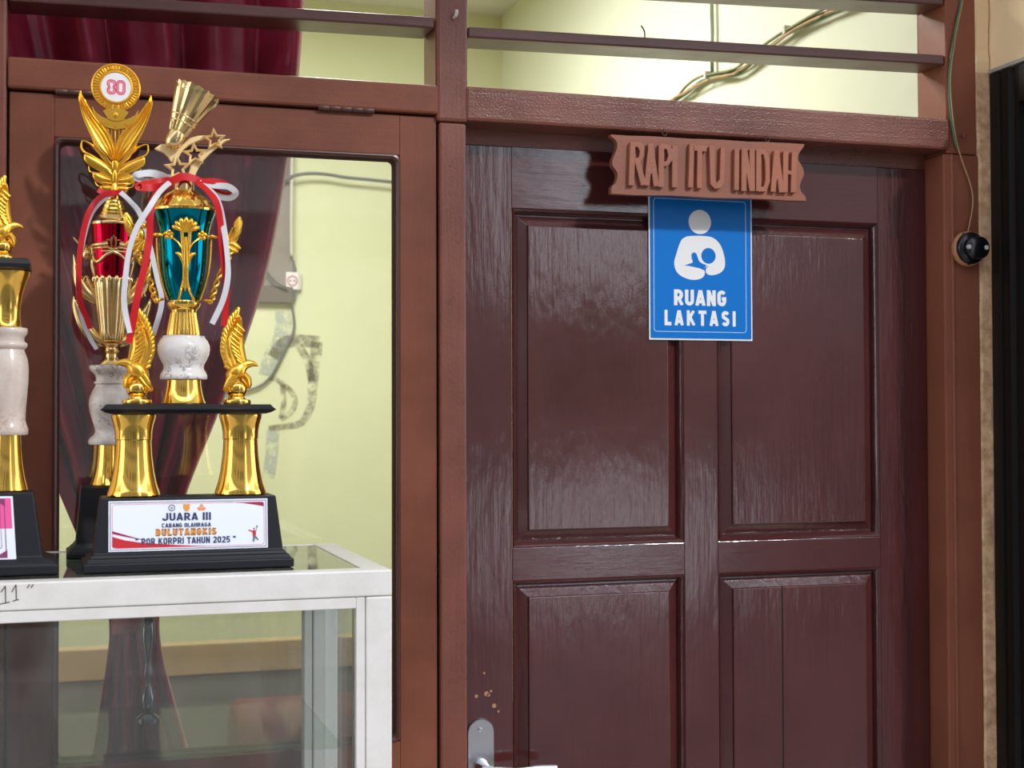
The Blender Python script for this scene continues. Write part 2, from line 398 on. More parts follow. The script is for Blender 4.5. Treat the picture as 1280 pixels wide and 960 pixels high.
def rect_loops(mb, x0, x1, z0, z1, prof, cap=False, mat=None):
    """nested rectangles: prof of (inset, y[, corner radius])"""
    R = [[(x, p[1], z) for x, z in rrect(x0+p[0], x1-p[0], z0+p[0], z1-p[0], p[2] if len(p) > 2 else .0003, 5 if len(p) > 2 else 1)] for p in prof]
    return mb.rings(R, False, cap, mat=mat)
def frame_line(mb, x0, x1, z0, z1, t, y0, y1, r=.002, mat=None):
    o = rrect(x0, x1, z0, z1, r); i = rrect(x0+t, x1-t, z0+t, z1-t, max(r-t, .0003))
    return mb.rings([[(x, y1, z) for x, z in o], [(x, y0, z) for x, z in o], [(x, y0, z) for x, z in i], [(x, y1, z) for x, z in i]], False, False, mat=mat)

# ================================================================== SETTING: frame, door, window
def struct(mb, name, mat, **k): return mb.build(name, mat, kind='structure', **k)
D = .085
def trims():
    # mullion between window and door: lower post, wider crossing and upper post
    struct(MB().box(.594, .6405, -.002, D, 0, 2.0885), 'trim_1', 'frame_z', bevel=.004)
    struct(MB().box(.5885, .6435, -.005, D, 2.0895, 2.75), 'trim_2', 'frame_z', bevel=.006)
    m = MB().box(-.08, .5925, -.0055, D, 2.1004, 2.1487); struct(m, 'trim_3', 'sash_x', bevel=.0045)
    m = MB().box(.638, 1.571, -.0065, D, 2.0926, 2.151); struct(m, 'trim_4', 'frame_x', bevel=.0055)
    m = MB().box(1.5575, 1.6335, -.002, D, 0, 2.086); struct(m, 'trim_5', 'jamb_z', bevel=.003)
    m = MB().box(1.571, 1.578, -.006, 0, 0, 2.086); struct(m, 'trim_6', 'jamb_z', bevel=.0028, smooth=40)
    m = MB().box(1.5645, 1.629, -.003, .09, 2.087, 2.75); struct(m, 'trim_7', 'jamb_z', bevel=.003)
    m = MB().box(-.15, -.081, -.003, D, 0, 2.75); struct(m, 'trim_8', 'frame_z', bevel=.005)
    m = MB().box(.6405, 1.5575, .058, .0845, 2.066, 2.0925); struct(m, 'trim_9', 'frame_x')
    struct(MB().box(-.0805, -.045, .0425, D, .994, 2.1).box(.562, .5935, .0425, D, .994, 2.1).box(-.0445, .5615, .0425, D, 2.07, 2.1).box(-.0445, .5615, .0425, D, .994, 1.03), 'trim_14', 'bead')
    m = MB().box(-.08, .5935, 0, D, .93, .9935); struct(m, 'trim_10', 'sash_x', bevel=.004)
trims()
def transoms():
    for nm, x0, x1, rows in (('window_2', -.080, .5875, [(2.234, 2.2445), (2.326, 2.3365), (2.42, 2.43)]), ('window_3', .6445, 1.5635, [(2.2335, 2.2525), (2.333, 2.3645), (2.435, 2.465), (2.54, 2.57)])):
        e = empty(nm, ((x0+x1)/2, 0, 2.151), kind='structure')
        for za, zb in rows:
            h = .0185; L = (x1-x0)/2; m = MB()
            R = []
            for x, z in ((-L, za), (L, zb)):
                z -= 2.151
                R.append([(x, 0, z), (x, .078, z+.001), (x, .078, z+h), (x, 0, z+h)])
            m.rings(R); m.build('slat', 'slat', e, bevel=.003)
transoms()
def door():
    e = empty('door_1', (1.1, .056, 0), kind='structure')
    ox, oy = 1.1, .056
    def bxp(x0, x1, z0, z1): return MB().box(x0-ox, x1-ox, 0, .04, z0, z1)
    xs = (.642, .7372, 1.0573, 1.1231, 1.4535, 1.5565)
    rows = ((1.3762, 1.960), (.36, 1.320))
    bxp(xs[0], xs[1], .02, 2.0655).build('stile', 'door_z', e, bevel=.0015)
    bxp(xs[4], xs[5], .02, 2.0655).build('stile', 'door_z', e, bevel=.0015)
    bxp(xs[1], xs[4], 1.960, 2.0655).build('rail', 'door_x', e, bevel=.0008)
    bxp(xs[1], xs[4], .02, .36).build('rail', 'door_x', e, bevel=.0008)
    bxp(xs[2], xs[3], .36, 1.960).build('muntin', 'door_z', e, bevel=.0008)
    for a, b in ((xs[1], xs[2]), (xs[3], xs[4])): bxp(a, b, 1.320, 1.3762).build('rail', 'door_x', e, bevel=.0008)
    for z0, z1 in rows:
        for a, b in ((xs[1], xs[2]), (xs[3], xs[4])):
            m = MB(); rect_loops(m, a-ox, b-ox, z0, z1, [(0, .001), (.0015, -.0015), (.004, .001), (.007, .0045), (.0085, .009), (.0095, .013)])
            m.build('molding', 'door_z', e, smooth=30)
            m = MB(); rect_loops(m, a-ox, b-ox, z0, z1, [(.0085, .014), (.012, .0135), (.0285, .0045), (.0295, .0015), (.031, .001)], cap=True)
            m.build('panel', 'door_z', e)
    # the crack in the lower right panel
    MB().box(1.249-ox, 1.2515-ox, .0005, .002, .95, 1.291).build('crack', plain('dark_gap', (.005, .003, .003), .9), e)
    # lever handle
    cx = .678-ox
    m = MB(); outer = rrect(cx-.0235, cx+.0235, .86, 1.0905, .0233, 8)
    m.rings([[(x, 0, z) for x, z in outer], [(x, -.006, z) for x, z in outer], [(cx+(x-cx)*.95, -.0078, .975+(z-.975)*.99) for x, z in outer]], True, True)
    h = m.build('handle', 'steel', e, smooth=30, label='satin steel plate and lever handle')
    MB().lathe([(.004, 0), (.004, .002), (.0015, .0022)], 12, mat=Matrix.Translation((cx-.002, -.0078, 1.073)) @ Matrix.Rotation(PI/2, 4, 'X')).build('screw', 'chrome', h, smooth=30)
    m = MB(); m.lathe([(.013, 0), (.013, .012), (.011, .016), (.010, .046)], 20, mat=Matrix.Translation((cx+.0, -.0075, 1.012)) @ Matrix.Rotation(PI/2, 4, 'X'))
    pth = bez([(cx-.012, -.056, 1.012), (cx+.01, -.058, 1.013), (cx+.045, -.058, 1.009), (cx+.085, -.057, 1.0095), (cx+.118, -.054, 1.007)], 5)
    m.rings([[(p[0], p[1]-.007*a, p[2]+.0085*b) for a, b in ((-1, -.6), (-.6, -1), (.6, -1), (1, -.6), (1, .6), (.6, 1), (-.6, 1), (-1, .6))] for p in pth])
    m.build('lever', 'chrome', h, smooth=50)
    # old screw holes filled
    for x, z, r in ((.672, 1.128, .003), (.690, 1.131, .0042), (.6935, 1.129, .003), (.698, 1.135, .0022), (.7035, 1.110, .0038), (.711, 1.100, .002), (.686, 1.166, .002)):
        MB().lathe([(r, 0), (r, .0006)], 10, mat=Matrix.Translation((x-ox, 0, z)) @ Matrix.Rotation(PI/2, 4, 'X')).build('filled_hole', 'putty', e)
door()
def casement():
    x0, x1, z0, z1 = -.0775, .5905, .996, 2.0975
    gx0, gx1, gz0, gz1 = -.0122, .5285, 1.0725, 2.031
    e = empty('window_1', (.2565, .004, z0), kind='structure'); o = (.2565, .004, z0)
    def b(a, c, d, f, n, m): MB().box(a-o[0], c-o[0], 0, .036, d-o[2], f-o[2]).build(n, m, e, bevel=.0012)
    b(x0, gx0, z0, z1, 'stile', 'sash_z'); b(gx1, x1, z0, z1, 'stile', 'sash_z')
    b(gx0, gx1, gz1, z1, 'rail', 'sash_x'); b(gx0, gx1, z0, gz0, 'rail', 'sash_x')
    m = MB(); rect_loops(m, gx0-o[0], gx1-o[0], gz0-o[2], gz1-o[2], [(-.0004, .003, .0005), (.0005, -.0022, .009), (.003, -.003, .010), (.0055, -.0008, .011), (.0065, .008, .011), (.0085, .011, .010), (.0095, .020, .008)])
    m.build('bead', 'bead', e, smooth=35)
    MB().box(gx0-o[0]+.003, gx1-o[0]-.003, .0185, .0225, gz0-o[2]+.003, gz1-o[2]-.003).build('pane', 'pane', e)
    for hx in (.439, .035):
        m = MB()
        for k in range(5):
            a = hx-o[0]-.046+k*.0184
            m.lathe([(.0046, 0), (.0054, .001), (.0054, .0170), (.0046, .018)], 14, mat=Matrix.Translation((a, -.004, 2.1005-o[2])) @ Matrix.Rotation(PI/2, 4, 'Y'))
        m.build('hinge', plain('painted_hinge', (.07, .026, .02), .45), e, smooth=40)
casement()

# ================================================================== SETTING: walls, room, porch
def walls():
    struct(MB().box(1.6600, 1.80, -.165, 0.02, 2.243, 3.2), 'wall_right', 'tan_wall', bevel=.004)
    # ragged plaster edge between casing and pier
    R = []; rnd = random.Random(3); n = 130
    for k in range(n+1):
        z = 2.75*k/n
        xl = (1.6335 if z < 2.086 else 1.6275 + .004*max(0, (2.24-z)/.15)) + rnd.uniform(-.0016, .0008); xr = 1.6595 + (rnd.uniform(-.0015, .0022) if z < 2.24 else 0)
        yf = -.001 - rnd.uniform(0, .004)
        R.append([(xl, .02, z), (xl, yf+.003, z), (xl+.004, yf, z), (xr-.003, yf-rnd.uniform(0, .002), z), (xr, yf+.004, z), (xr, .02, z)])
    lo = [r for r in R if r[0][2] <= 2.245]; hi = [r for r in R if r[0][2] >= 2.225]
    struct(MB().rings(lo), 'trim_11', 'plaster')
    struct(MB().rings(hi), 'trim_12', 'tan_wall')
    # black door and its frame in the pier
    e = empty('door_2', (1.66, -.13, 0), kind='structure')
    m = MB()
    prof = [(-.0005, .126), (-.003, .124), (-.003, .100), (.003, .097), (.003, .091), (-.003, .088), (-.003, .070), (.006, .064), (.006, .058), (.001, .055), (.001, .044), (.014, .040)]
    m.rings([[(x, y, z) for x, y in prof]+[(.06, .04, z), (.06, .126, z)] for z in (0.0, 2.2395)])
    m.build('frame', 'black_paint', e)
    MB().box(-.003, .06, -.12, .04, 2.17, 2.2395).build('frame', 'black_paint', e, bevel=.002)
    MB().box(.012, .05, -.12, .0395, .021, 2.169).build('leaf', 'black_paint', e, bevel=.002)
    for zz in (.5, 1.1, 1.7): MB().box(.008, .0118, -.1, .02, zz, zz+.35).build('panel', 'black_paint', e, bevel=.002)
    struct(MB().box(1.654, 1.70, -.16, -.006, 2.2405, 2.2475), 'trim_13', plain('lintel_strip', (.36, .33, .30), .45), bevel=.001)
    # room behind
    G = 'room_green'
    wb = struct(MB().box(-1.7, 1.565, 2.82, 2.92, 0, 3.1), 'wall_back', G)
    struct(MB().box(1.565, 1.66, .0905, 2.92, 0, 3.1), 'wall_side', 'room_pale')
    struct(MB().box(-1.8, -1.7, .0855, 2.92, 0, 3.1), 'wall_left', G)
    struct(MB().box(-1.8, 1.66, .0855, 2.92, 3.1, 3.2), 'ceiling', 'ceiling')
    struct(MB().box(-1.8, -.15, -.002, .0845, 0, 3.2), 'wall_front', 'tan_wall')
    struct(MB().box(-.15, 1.66, -.002, .0845, 2.7505, 3.2), 'wall_front_upper', 'tan_wall')
    struct(MB().box(-.08, .5935, .0, .0845, 0, .9295), 'wall_front_lower', 'tan_wall')
    struct(MB().box(-1.8, 1.66, .0855, 2.92, -.1, 0), 'floor', 'tile')
    # stain and scuffs on the back wall
    def patch(path, w, nm, mat):
        R = [(p[0], 2.8185, p[1]) for p in bez([(a, b, 0) for a, b in path], 6)]
        wd = []
        P = [Vector(r) for r in R]
        for i in range(len(P)):
            t = (P[min(i+1, len(P)-1)]-P[max(i-1, 0)]).normalized(); wd.append((t.z, 0, -t.x))
        MB().strip(R, wd, w if not callable(w) else [w(i/(len(P)-1)) for i in range(len(P))], .0002).build(nm, mat, wb)
    patch([(0.7147, 1.8133), (0.7467, 1.8613), (0.8000, 1.8752), (0.8800, 1.8699)], .022, 'stain', 'stain')
    patch([(0.8694, 1.8720), (0.8662, 1.8133), (0.8566, 1.7280), (0.8480, 1.6427), (0.8160, 1.5840), (0.7627, 1.5701), (0.6987, 1.5637)], lambda t: .022-.013*t, 'stain', 'stain')
    patch([(0.8054, 1.8560), (0.8374, 1.8027), (0.8534, 1.7280)], .014, 'stain', 'stain')
    patch([(0.7040, 1.7440), (0.7467, 1.7227), (0.7894, 1.6747), (0.7840, 1.6267), (0.7414, 1.5925)], .010, 'stain', 'stain')
    patch([(0.7467, 1.7173), (0.7520, 1.6533), (0.7414, 1.6000)], .009, 'stain', 'stain')
    patch([(0.7520, 1.9787), (0.7467, 1.8880), (0.7094, 1.8133), (0.6934, 1.7493)], .03, 'filler', 'filler')
    patch([(0.7147, 1.5573), (0.7094, 1.4720), (0.6987, 1.3867)], .022, 'filler', 'filler')
    # outside, unseen: porch, yard and buildings sized to shape sky light and door sheen
    struct(MB().box(-8, 8, -3.2, -.0025, -.12, 0), 'floor_porch', 'tile')
    struct(MB().box(-50, 70, -10.4, -3.201, -.35, -.2), 'ground', 'asphalt')  # unseen near yard, kept dark so the lower door shows no sheen
    struct(MB().box(-50, 70, -45, -10.401, -.35, -.19), 'ground_far', 'ground')  # unseen far yard, made pale so its reflection brightens the door
    RE = plain('roof_edge', (.05, .045, .045), .6); DW = plain('dark_doorway', (.02, .018, .018), .4)
    e = struct(MB().box(-16, 3.7, -9.4, -9, -.2, 7.2), 'opposite_blocker', 'grey_wall')  # unseen; height and end set to block sky and bound the door sheen
    MB().box(-16.4, 3.75, -9.6, -8.4, 7.2, 7.35).build('roof_edge', RE, e)
    MB().box(-16, 3.7, -8.995, -8.9, 2.9, 3.2).build('canopy', RE, e)
    for x in (-9.2, -6.6, -3.6, -1.2, .6): MB().box(x, x+1.2, -8.995, -8.96, 4.2, 5.6).build('window', DW, e)  # unseen dark openings, added to vary the window reflections
    for x in (-9.2, -6.6, -3.6, -1.2, .6): MB().box(x, x+1.1, -8.995, -8.96, -.1, 2.2).build('doorway', DW, e)
    e = struct(MB().box(5.3, 18.0, -9.4, -9, -.2, 7.2), 'opposite_blocker_right', 'grey_wall')  # unseen; added to close the sky gap on the right
    for x in (6.6, 8.8): MB().box(x, x+1.1, -8.995, -8.96, -.1, 2.2).build('doorway', DW, e)
    struct(MB().box(-50, 70, -46, -45, -.2, 6.0), 'wall_far', plain('far_hedge', (.06, .08, .04), .8))
    struct(MB().box(-6, 7, -2.3, -.0025, 4.0, 4.1), 'eave_blocker', 'ceiling')  # unseen roof, made deep to hold back sky light from the wall
    struct(MB().box(1.634, 2.6, .0205, .09, 0, 3.2), 'wall_right_back', 'tan_wall')
walls()

# ================================================================== small fixtures on the frame and door
def place_nail(name, pts, r, label, mat='rust', cat='nail', head=None):
    m = MB().tube(pts, r, 8)
    if head: m.lathe([(r*2.2, 0), (r*2.2, r)], 10, mat=Matrix.Translation(head))
    o = m.build(name, mat, smooth=40); return tag(o, label, cat)
place_nail('nail', bez([(.9640, .004, 2.259), (.9640, .004, 2.266), (.961, .0, 2.270), (.956, -.004, 2.274), (.9535, -.006, 2.2755)], 3), .0013, 'bent rusty nail sticking up from the louvre slat above the carved sign')
place_nail('wall_hook', bez([(1.594, .0, 2.121), (1.594, -.010, 2.120), (1.594, -.016, 2.115), (1.594, -.017, 2.122)], 4), .0026, 'small painted hook on the right jamb beside the hanging wire', 'frame_z', 'hook')
place_nail('nail_stub', [(.619, -.005, 2.263), (.6195, -.014, 2.264), (.6205, -.0165, 2.268), (.6205, -.0165, 2.273)], .0026, 'short white capped hook on the post between the two transoms', 'plastic_white', 'hook')
for x, lb in ((.994, 'rusty screw eye in the beam above the left end of the carved sign'), (1.191, 'rusty screw eye in the beam above the right end of the carved sign')):
    m = MB(); c = Vector((x, -.0115, 2.0905))
    m.tube([c+Vector((.0042*math.cos(t), 0, .0042*math.sin(t))) for t in [2*PI*k/14 for k in range(15)]], .0009, 6)
    m.tube([(x, -.0115, 2.0945), (x, -.009, 2.0975), (x, -.004, 2.098)], .0009, 6)
    tag(m.build('screw_eye', 'rust', smooth=True), lb, 'hook', 'screw eyes on the door beam')

def wood_sign():
    W, H = .372, .1015; x0, z0 = .8945, 1.981
    e = empty('carved_sign', (x0, -.012, z0), 'brown carved wooden board reading RAPI ITU INDAH above the door', 'sign', rot=(0, math.radians(-.55), 0))
    def L(cx, cy):
        top = 97+28*(cx-80)/785; bot = 330+22*(cx-80)/785
        return ((cx-80)/785*W, (bot-cy)/(bot-top)*H)
    left = [(80, 97), (84, 106), (96, 116), (104, 128), (105, 146), (99, 166), (90, 186), (85, 205), (88, 222), (98, 236), (105, 252), (103, 272), (95, 290), (84, 300), (80, 314), (80, 330)]
    right = [(865, 352), (862, 334), (850, 322), (841, 304), (842, 284), (851, 264), (858, 245), (856, 226), (847, 208), (837, 192), (836, 172), (844, 154), (857, 138), (862, 125)]
    lp = [L(*p) for p in bez([(a, b, 0) for a, b in left], 2) for p in [p[:2]]]; rp_ = [L(*p[:2]) for p in bez([(a, b, 0) for a, b in right], 2)]
    poly = lp+[(x, 0-.0008*math.sin(x*40)) for x in [W*k/10 for k in range(1, 10)]]+rp_+[(x, H-.0006*math.sin(x*55)) for x in [W*k/10 for k in range(9, 0, -1)]]
    b = MB().prism(poly, 0, .014).build('board', 'sign_wood', e, bevel=.0018, angle=60)
    # raised letters with a bold hand-carved stroke
    S = {}
    T = 22
    def bar(x0, y0, x1, y1, t=T):
        dx, dy = x1-x0, y1-y0; l = math.hypot(dx, dy); nx, ny = -dy/l*t/2, dx/l*t/2
        return [(x0+nx, y0+ny), (x1+nx, y1+ny), (x1-nx, y1-ny), (x0-nx, y0-ny)]
    letters = [
     ('R', [bar(160, 130, 152, 300), [(152, 128), (190, 130), (205, 150), (203, 185), (188, 205), (165, 210), (166, 192), (182, 188), (187, 165), (178, 148), (152, 146)], bar(176, 200, 200, 298)]),
     ('A', [bar(232, 135, 212, 300), bar(228, 135, 250, 302), bar(216, 245, 246, 247, 15)]),
     ('P', [bar(272, 138, 268, 305), [(268, 134), (305, 138), (318, 160), (314, 200), (295, 222), (272, 224), (273, 206), (290, 202), (298, 180), (292, 156), (268, 152)]]),
     ('I', [bar(325, 142, 322, 306)]),
     ('I', [bar(393, 132, 385, 306, 20)]),
     ('T', [bar(396, 148, 452, 152, 22), bar(424, 150, 420, 308, 20)]),
     ('U', [[(462, 142), (484, 143), (483, 270), (490, 285), (502, 272), (508, 145), (527, 147), (520, 285), (505, 308), (482, 310), (464, 292)]]),
     ('I', [bar(574, 150, 570, 315, 20)]),
     ('N', [bar(604, 150, 600, 318), bar(606, 150, 632, 318, 18), bar(636, 152, 634, 318)]),
     ('D', [bar(664, 152, 660, 318), [(662, 150), (692, 154), (708, 185), (708, 280), (692, 318), (660, 320), (661, 302), (682, 298), (689, 270), (689, 200), (682, 172), (662, 168)]]),
     ('A', [bar(738, 155, 720, 320), bar(736, 155, 756, 322), bar(726, 262, 752, 264, 14)]),
     ('H', [bar(776, 158, 770, 322), bar(812, 160, 804, 322), bar(776, 240, 806, 244, 16)]),
    ]
    for k, (ch, polys) in enumerate(letters):
        m = MB()
        for q, pl in enumerate(polys): m.prism([L(*p) for p in pl], -.0075-.00012*q, .001)
        m.build('letter', 'sign_letter', e, bevel=.0009, angle=60)
wood_sign()

def blue_sign():
    x0, x1, z0, z1 = .9907, 1.1920, 1.7365, 1.9935
    e = empty('nursing_room_sign', (x0, .0535, z0), 'blue printed sign with nursing mother pictogram reading RUANG LAKTASI', 'sign')
    W, H = x1-x0, z1-z0
    MB().box(0, W, 0, .0022, 0, H).build('sheet', 'white', e)
    m = MB(); m.prism(rrect(.0022, W-.0022, .0028, H-.001, .002), -.0004, .0001); m.build('blue_field', 'blue', e)
    m = MB(); frame_line(m, .0085, W-.0118, .0142, H-.005, .0011, -.0007, -.0003, .006); m.build('border_line', 'blue_line', e)
    def L(cx, cy): return ((cx-224)/(639-224)*W, (915-cy)/(915-335)*H)
    k = W/415
    m = MB(); m.prism(disc_poly(*L(427, 437), 45*k, 45*k, 40), -.0007, -.0003)
    body = [(375, 497), (400, 494), (440, 493), (472, 496), (496, 510), (512, 532), (522, 560), (528, 592), (526, 618), (514, 636), (496, 646), (474, 651), (458, 648), (450, 638), (452, 624), (462, 613), (444, 622), (428, 626), (443, 632), (446, 644), (440, 658), (424, 668), (400, 672), (376, 668), (352, 658), (334, 642), (325, 620), (324, 598), (332, 570), (343, 535), (355, 510)]
    m.prism([L(*p[:2]) for p in bez([(a, b, 0) for a, b in body+body[:1]], 3)[:-1]], -.0007, -.0003)
    m.build('pictogram', 'white', e)
    m = MB(); m.prism(disc_poly(*L(461, 573), 29*k, 29*k, 32), -.0010, -.0006)
    m.build('baby_head', 'blue', e)
    m = MB()
    sw = [(364, 614), (385, 607), (397, 600), (393, 582), (393, 568), (402, 561), (412, 566), (418, 582), (424, 596), (438, 606), (452, 611), (446, 620), (432, 625), (410, 621), (388, 617)]
    m.prism([L(*p[:2]) for p in bez([(a, b, 0) for a, b in sw+sw[:1]], 3)[:-1]], -.0010, -.0006)
    m.build('baby_body', 'blue', e)
    m = MB(); v, f = text_mesh('RUANG', *[L(322, 0)[0], L(532, 0)[0], L(0, 776)[1], L(0, 712)[1]], t=.225); m.add([(a, b-.0003, c) for a, b, c in v], f)
    v, f = text_mesh('LAKTASI', *[L(284, 0)[0], L(570, 0)[0], L(0, 857)[1], L(0, 795)[1]], t=.225, gap=.26); m.add([(a, b-.0003, c) for a, b, c in v], f)
    m.build('lettering', 'white', e)
blue_sign()

def switch():
    X, Z = 1.6015, 1.9095
    e = empty('round_switch', (X, -.0065, Z), 'round black bakelite switch on a pale wooden disc, on the right jamb', 'switch')
    rot = Matrix.Rotation(PI/2, 4, 'X')
    MB().lathe([(.030, 0), (.0325, .002), (.0325, .009), (.030, .0115)], 40, mat=rot).build('mounting_disc', 'disc_wood', e, smooth=40)
    m = MB().lathe([(.0285, .0115), (.0298, .0135), (.0298, .0175), (.0275, .0205), (.0245, .022)], 40, mat=rot); m.build('base', 'black_gloss', e, smooth=40)
    m = MB(); R = []
    for s_, y in ((1, -.0215), (1, -.029), (.95, -.0315), (.85, -.033)):
        R.append([(x*s_+.004, y, z*s_) for x, z in rrect(-.0245, .0255, -.0205, .0205, .019, 7)])
    m.rings(R); m.build('cover', 'black_gloss', e, smooth=35)
    for x in (-.0165, .0205):
        s_ = MB().lathe([(.0042, .0310), (.0042, .0345), (.0030, .0352)], 16, cx=0, mat=Matrix.Translation((x, 0, 0)) @ rot).build('screw', 'plastic_white', e, smooth=30)
    for x, z in ((-.014, .0255), (-.004, -.0285)):
        MB().lathe([(.0028, .0105), (.0028, .0128)], 12, mat=Matrix.Translation((x, 0, z)) @ rot).build('tack', 'chrome', e)
switch()
def hanging_wire():
    P = [(1.604, -.010, 2.52), (1.600, -.009, 2.44), (1.5972, -.007, 2.3753), (1.5809, -.009, 2.311), (1.5675, -.009, 2.2293), (1.5684, -.011, 2.1682), (1.5786, -.009, 2.1121), (1.5903, -.009, 2.0755), (1.6095, -.009, 2.0271), (1.6135, -.009, 1.9959), (1.608, -.009, 1.965), (1.6026, -.009, 1.943)]
    e = empty('hanging_wire', (1.58, -.009, 2.2), 'thin twin green and brown wire running down the right jamb to the switch', 'wire')
    B = [Vector(p)-Vector((1.58, -.009, 2.2)) for p in bez(P, 6)]
    MB().tube([p+Vector((-.0012, 0, 0)) for p in B[:40]], .0017, 6).build('strand', 'cable_green', e, smooth=True, label='green strand')
    MB().tube([p+Vector((.0016, -.0006, 0)) for p in B], .0015, 6).build('strand', 'cable_tan', e, smooth=True, label='brown strand')
hanging_wire()

# ================================================================== inside the room
def curtain():
    prof = [(2.72, -.45, .405), (2.4, -.40, .395), (2.246, -.36, .388), (2.055, -.27, .3675), (1.866, -.17, .333), (1.727, -.10, .292), (1.60, -.045, .245), (1.4815, .0, .199), (1.40, .033, .178), (1.32, .065, .163), (1.262, .0817, .1531), (1.20, .078, .160), (1.12, .066, .180), (1.02, .050, .206), (.85, .01, .235), (.6, -.03, .26)]
    e = empty('curtain', (.12, .2, .6), 'maroon satin curtain drawn in at the waist behind the window', 'curtain')
    rows = bez([(a, b, c) for a, b, c in prof], 4); R = []; n = 150
    rnd = random.Random(5); ph = [rnd.uniform(0, 6) for _ in range(6)]
    for z, xl, xr in rows:
        tight = max(0, 1-abs(z-1.262)/.35); row = []
        for k in range(n+1):
            u = k/n
            f = math.sin(u*2*PI*6.3+ph[0]+.5*math.sin(z*2.1))+.45*math.sin(u*2*PI*11+ph[1]+.8*z)+.25*math.sin(u*2*PI*3.1+ph[2])
            amp = .030*(1-.55*tight)
            row.append((xl+(xr-xl)*u-.12+.006*math.sin(u*2*PI*6.3+ph[0]+1.6), amp*f, z-.6))
        R.append(row)
    m = MB(); m.rings(R, False, False, closed=False); o = m.build('drape', 'curtain', e, smooth=True)
    md = o.modifiers.new('solid', 'SOLIDIFY'); md.thickness = .0015
    t = [(.118-.12+.040*math.cos(a), .042*math.sin(a), 1.262-.6+.008*math.cos(a)) for a in [2*PI*k/30 for k in range(31)]]
    MB().strip(t, (0, 0, 1), .013, .001).build('tieback', 'curtain', e, smooth=True)
curtain()
def room_things():
    e = empty('wall_board', (.533, 2.8185, 2.0055), 'grey board with a dark lower rail on the far wall, behind the curtain', 'board')
    MB().box(-.53, .248, -.02, 0, .059, .66).build('board', 'board_grey', e, bevel=.003)
    MB().box(-.53, .248, -.03, 0, 0, .058).build('rail', 'board_rail', e, bevel=.003)
    e = empty('power_socket', (.779, 2.8185, 2.0855), 'square pale wall socket with red ring, fed by a grey cable', 'socket')
    MB().box(-.034, .034, -.018, 0, -.032, .032).build('box', 'plastic_white', e, bevel=.005)
    MB().box(-.022, .022, -.0225, -.018, -.031, .031).build('plate', 'white', e, bevel=.003)
    rot = Matrix.Rotation(PI/2, 4, 'X')
    m = MB(); o = disc_poly(0, 0, .0185); i = disc_poly(0, 0, .015)
    m.rings([[(x, -.0225, z) for x, z in o], [(x, -.0245, z) for x, z in o], [(x, -.0245, z) for x, z in i], [(x, -.0225, z) for x, z in i]], False, False); m.build('ring', 'socket_red', e)
    for x in (-.007, .007): MB().lathe([(.003, .0226), (.003, .024)], 10, mat=Matrix.Translation((x, 0, 0)) @ rot).build('hole', 'ink', e)
    for s_ in (1, -1):
        MB().rings([[(-.016*q, -.018, s_*z), (.016*q, -.018, s_*z), (.016*q, -.002, s_*z), (-.016*q, -.002, s_*z)] for q, z in ((1, .033), (1, .045), (.4, .075))]).build('strain_relief', 'cable_grey', e)
    def cable(name, pts, r, mat, label, y=2.8073):
        o = MB().tube(bez([(a, y, b) for a, b in pts], 6), r, 7).build(name, mat, smooth=True); return tag(o, label, 'cable')
    cable('socket_cable', [(0.7798, 2.0000), (0.7872, 1.9413), (0.7840, 1.9040), (0.7702, 1.8720), (0.7467, 1.8240), (0.7232, 1.7760), (0.6987, 1.7387), (0.6614, 1.7099), (0.5974, 1.6907), (0.5333, 1.6853)], .0045, 'cable_grey', 'grey flex drooping below the wall socket toward the trophy')
    cable('conduit_cable', [(0.7734, 2.1707), (0.7728, 2.2934), (0.7739, 2.4534), (0.7755, 2.6667), (0.7755, 2.8800)], .006, 'cable_white', 'pale straight cable rising above the wall socket', y=2.7796)
    cable('ceiling_cable', [(0.6400, 2.4267), (0.7286, 2.4352), (0.7882, 2.4576), (0.8454, 2.4668), (0.9067, 2.4651), (0.9668, 2.4582), (1.0667, 2.4534), (1.1492, 2.4491), (1.3867, 2.4427)], .006, 'cable_grey', 'grey cable strung sideways across the far wall at the top of the pane', y=2.7722)
    cable('curtain_pull_rod', [(0.7787, 2.5814), (0.7512, 2.5251), (0.7286, 2.4427)], .008, 'cable_white', 'short slanting pale rod in front of the grey board', y=2.7562)
    cable('loop_cable', [(0.6614, 2.4107), (0.6400, 2.2614), (0.6614, 2.1547), (0.7147, 2.0800), (0.7574, 2.0587)], .004, 'cable_grey', 'thin dark cable looping over the grey board to the socket', y=2.7722)
    # wires on the side wall seen through the transom
    X = 1.556
    def wire(name, pts, r, mat, parent, dy=0):
        return MB().tube(bez([(X-abs(dy), a, b+dy) for a, b in pts], 5), r, 6).build(name, mat, parent, smooth=True)
    e = empty('wire_bundle', (0, 0, 0), 'loose bundle of olive, green and tan wires slung along the side wall behind the louvres', 'wires')
    run = [(1.3481, 2.4235), (1.1934, 2.4395), (1.1134, 2.4502), (1.0345, 2.4566), (0.9428, 2.4491), (0.8308, 2.4320), (0.7262, 2.4438), (0.6281, 2.4566), (0.5342, 2.4619), (0.3956, 2.4598), (0.2814, 2.4534)]
    for k, (mt, d) in enumerate((('cable_olive', 0.), ('cable_green', -.006), ('cable_olive', .006), ('cable_tan', -.010))):
        p = [(y, z+d*(1 if i not in (0, 1) else .2)+.003*math.sin(i*1.7+k*2)) for i, (y, z) in enumerate(run)]
        MB().tube(bez([(X-.004*k-.003, a, b) for a, b in p], 5), .0036, 6).build('wire', mt, e, smooth=True)
    for y, z in ((.996, 2.459), (.58, 2.466)):
        m = MB().box(X-.016, X+.0, y-.006, y+.006, z-.010, z+.010); m.build('clip', 'plastic_white', e, bevel=.002)
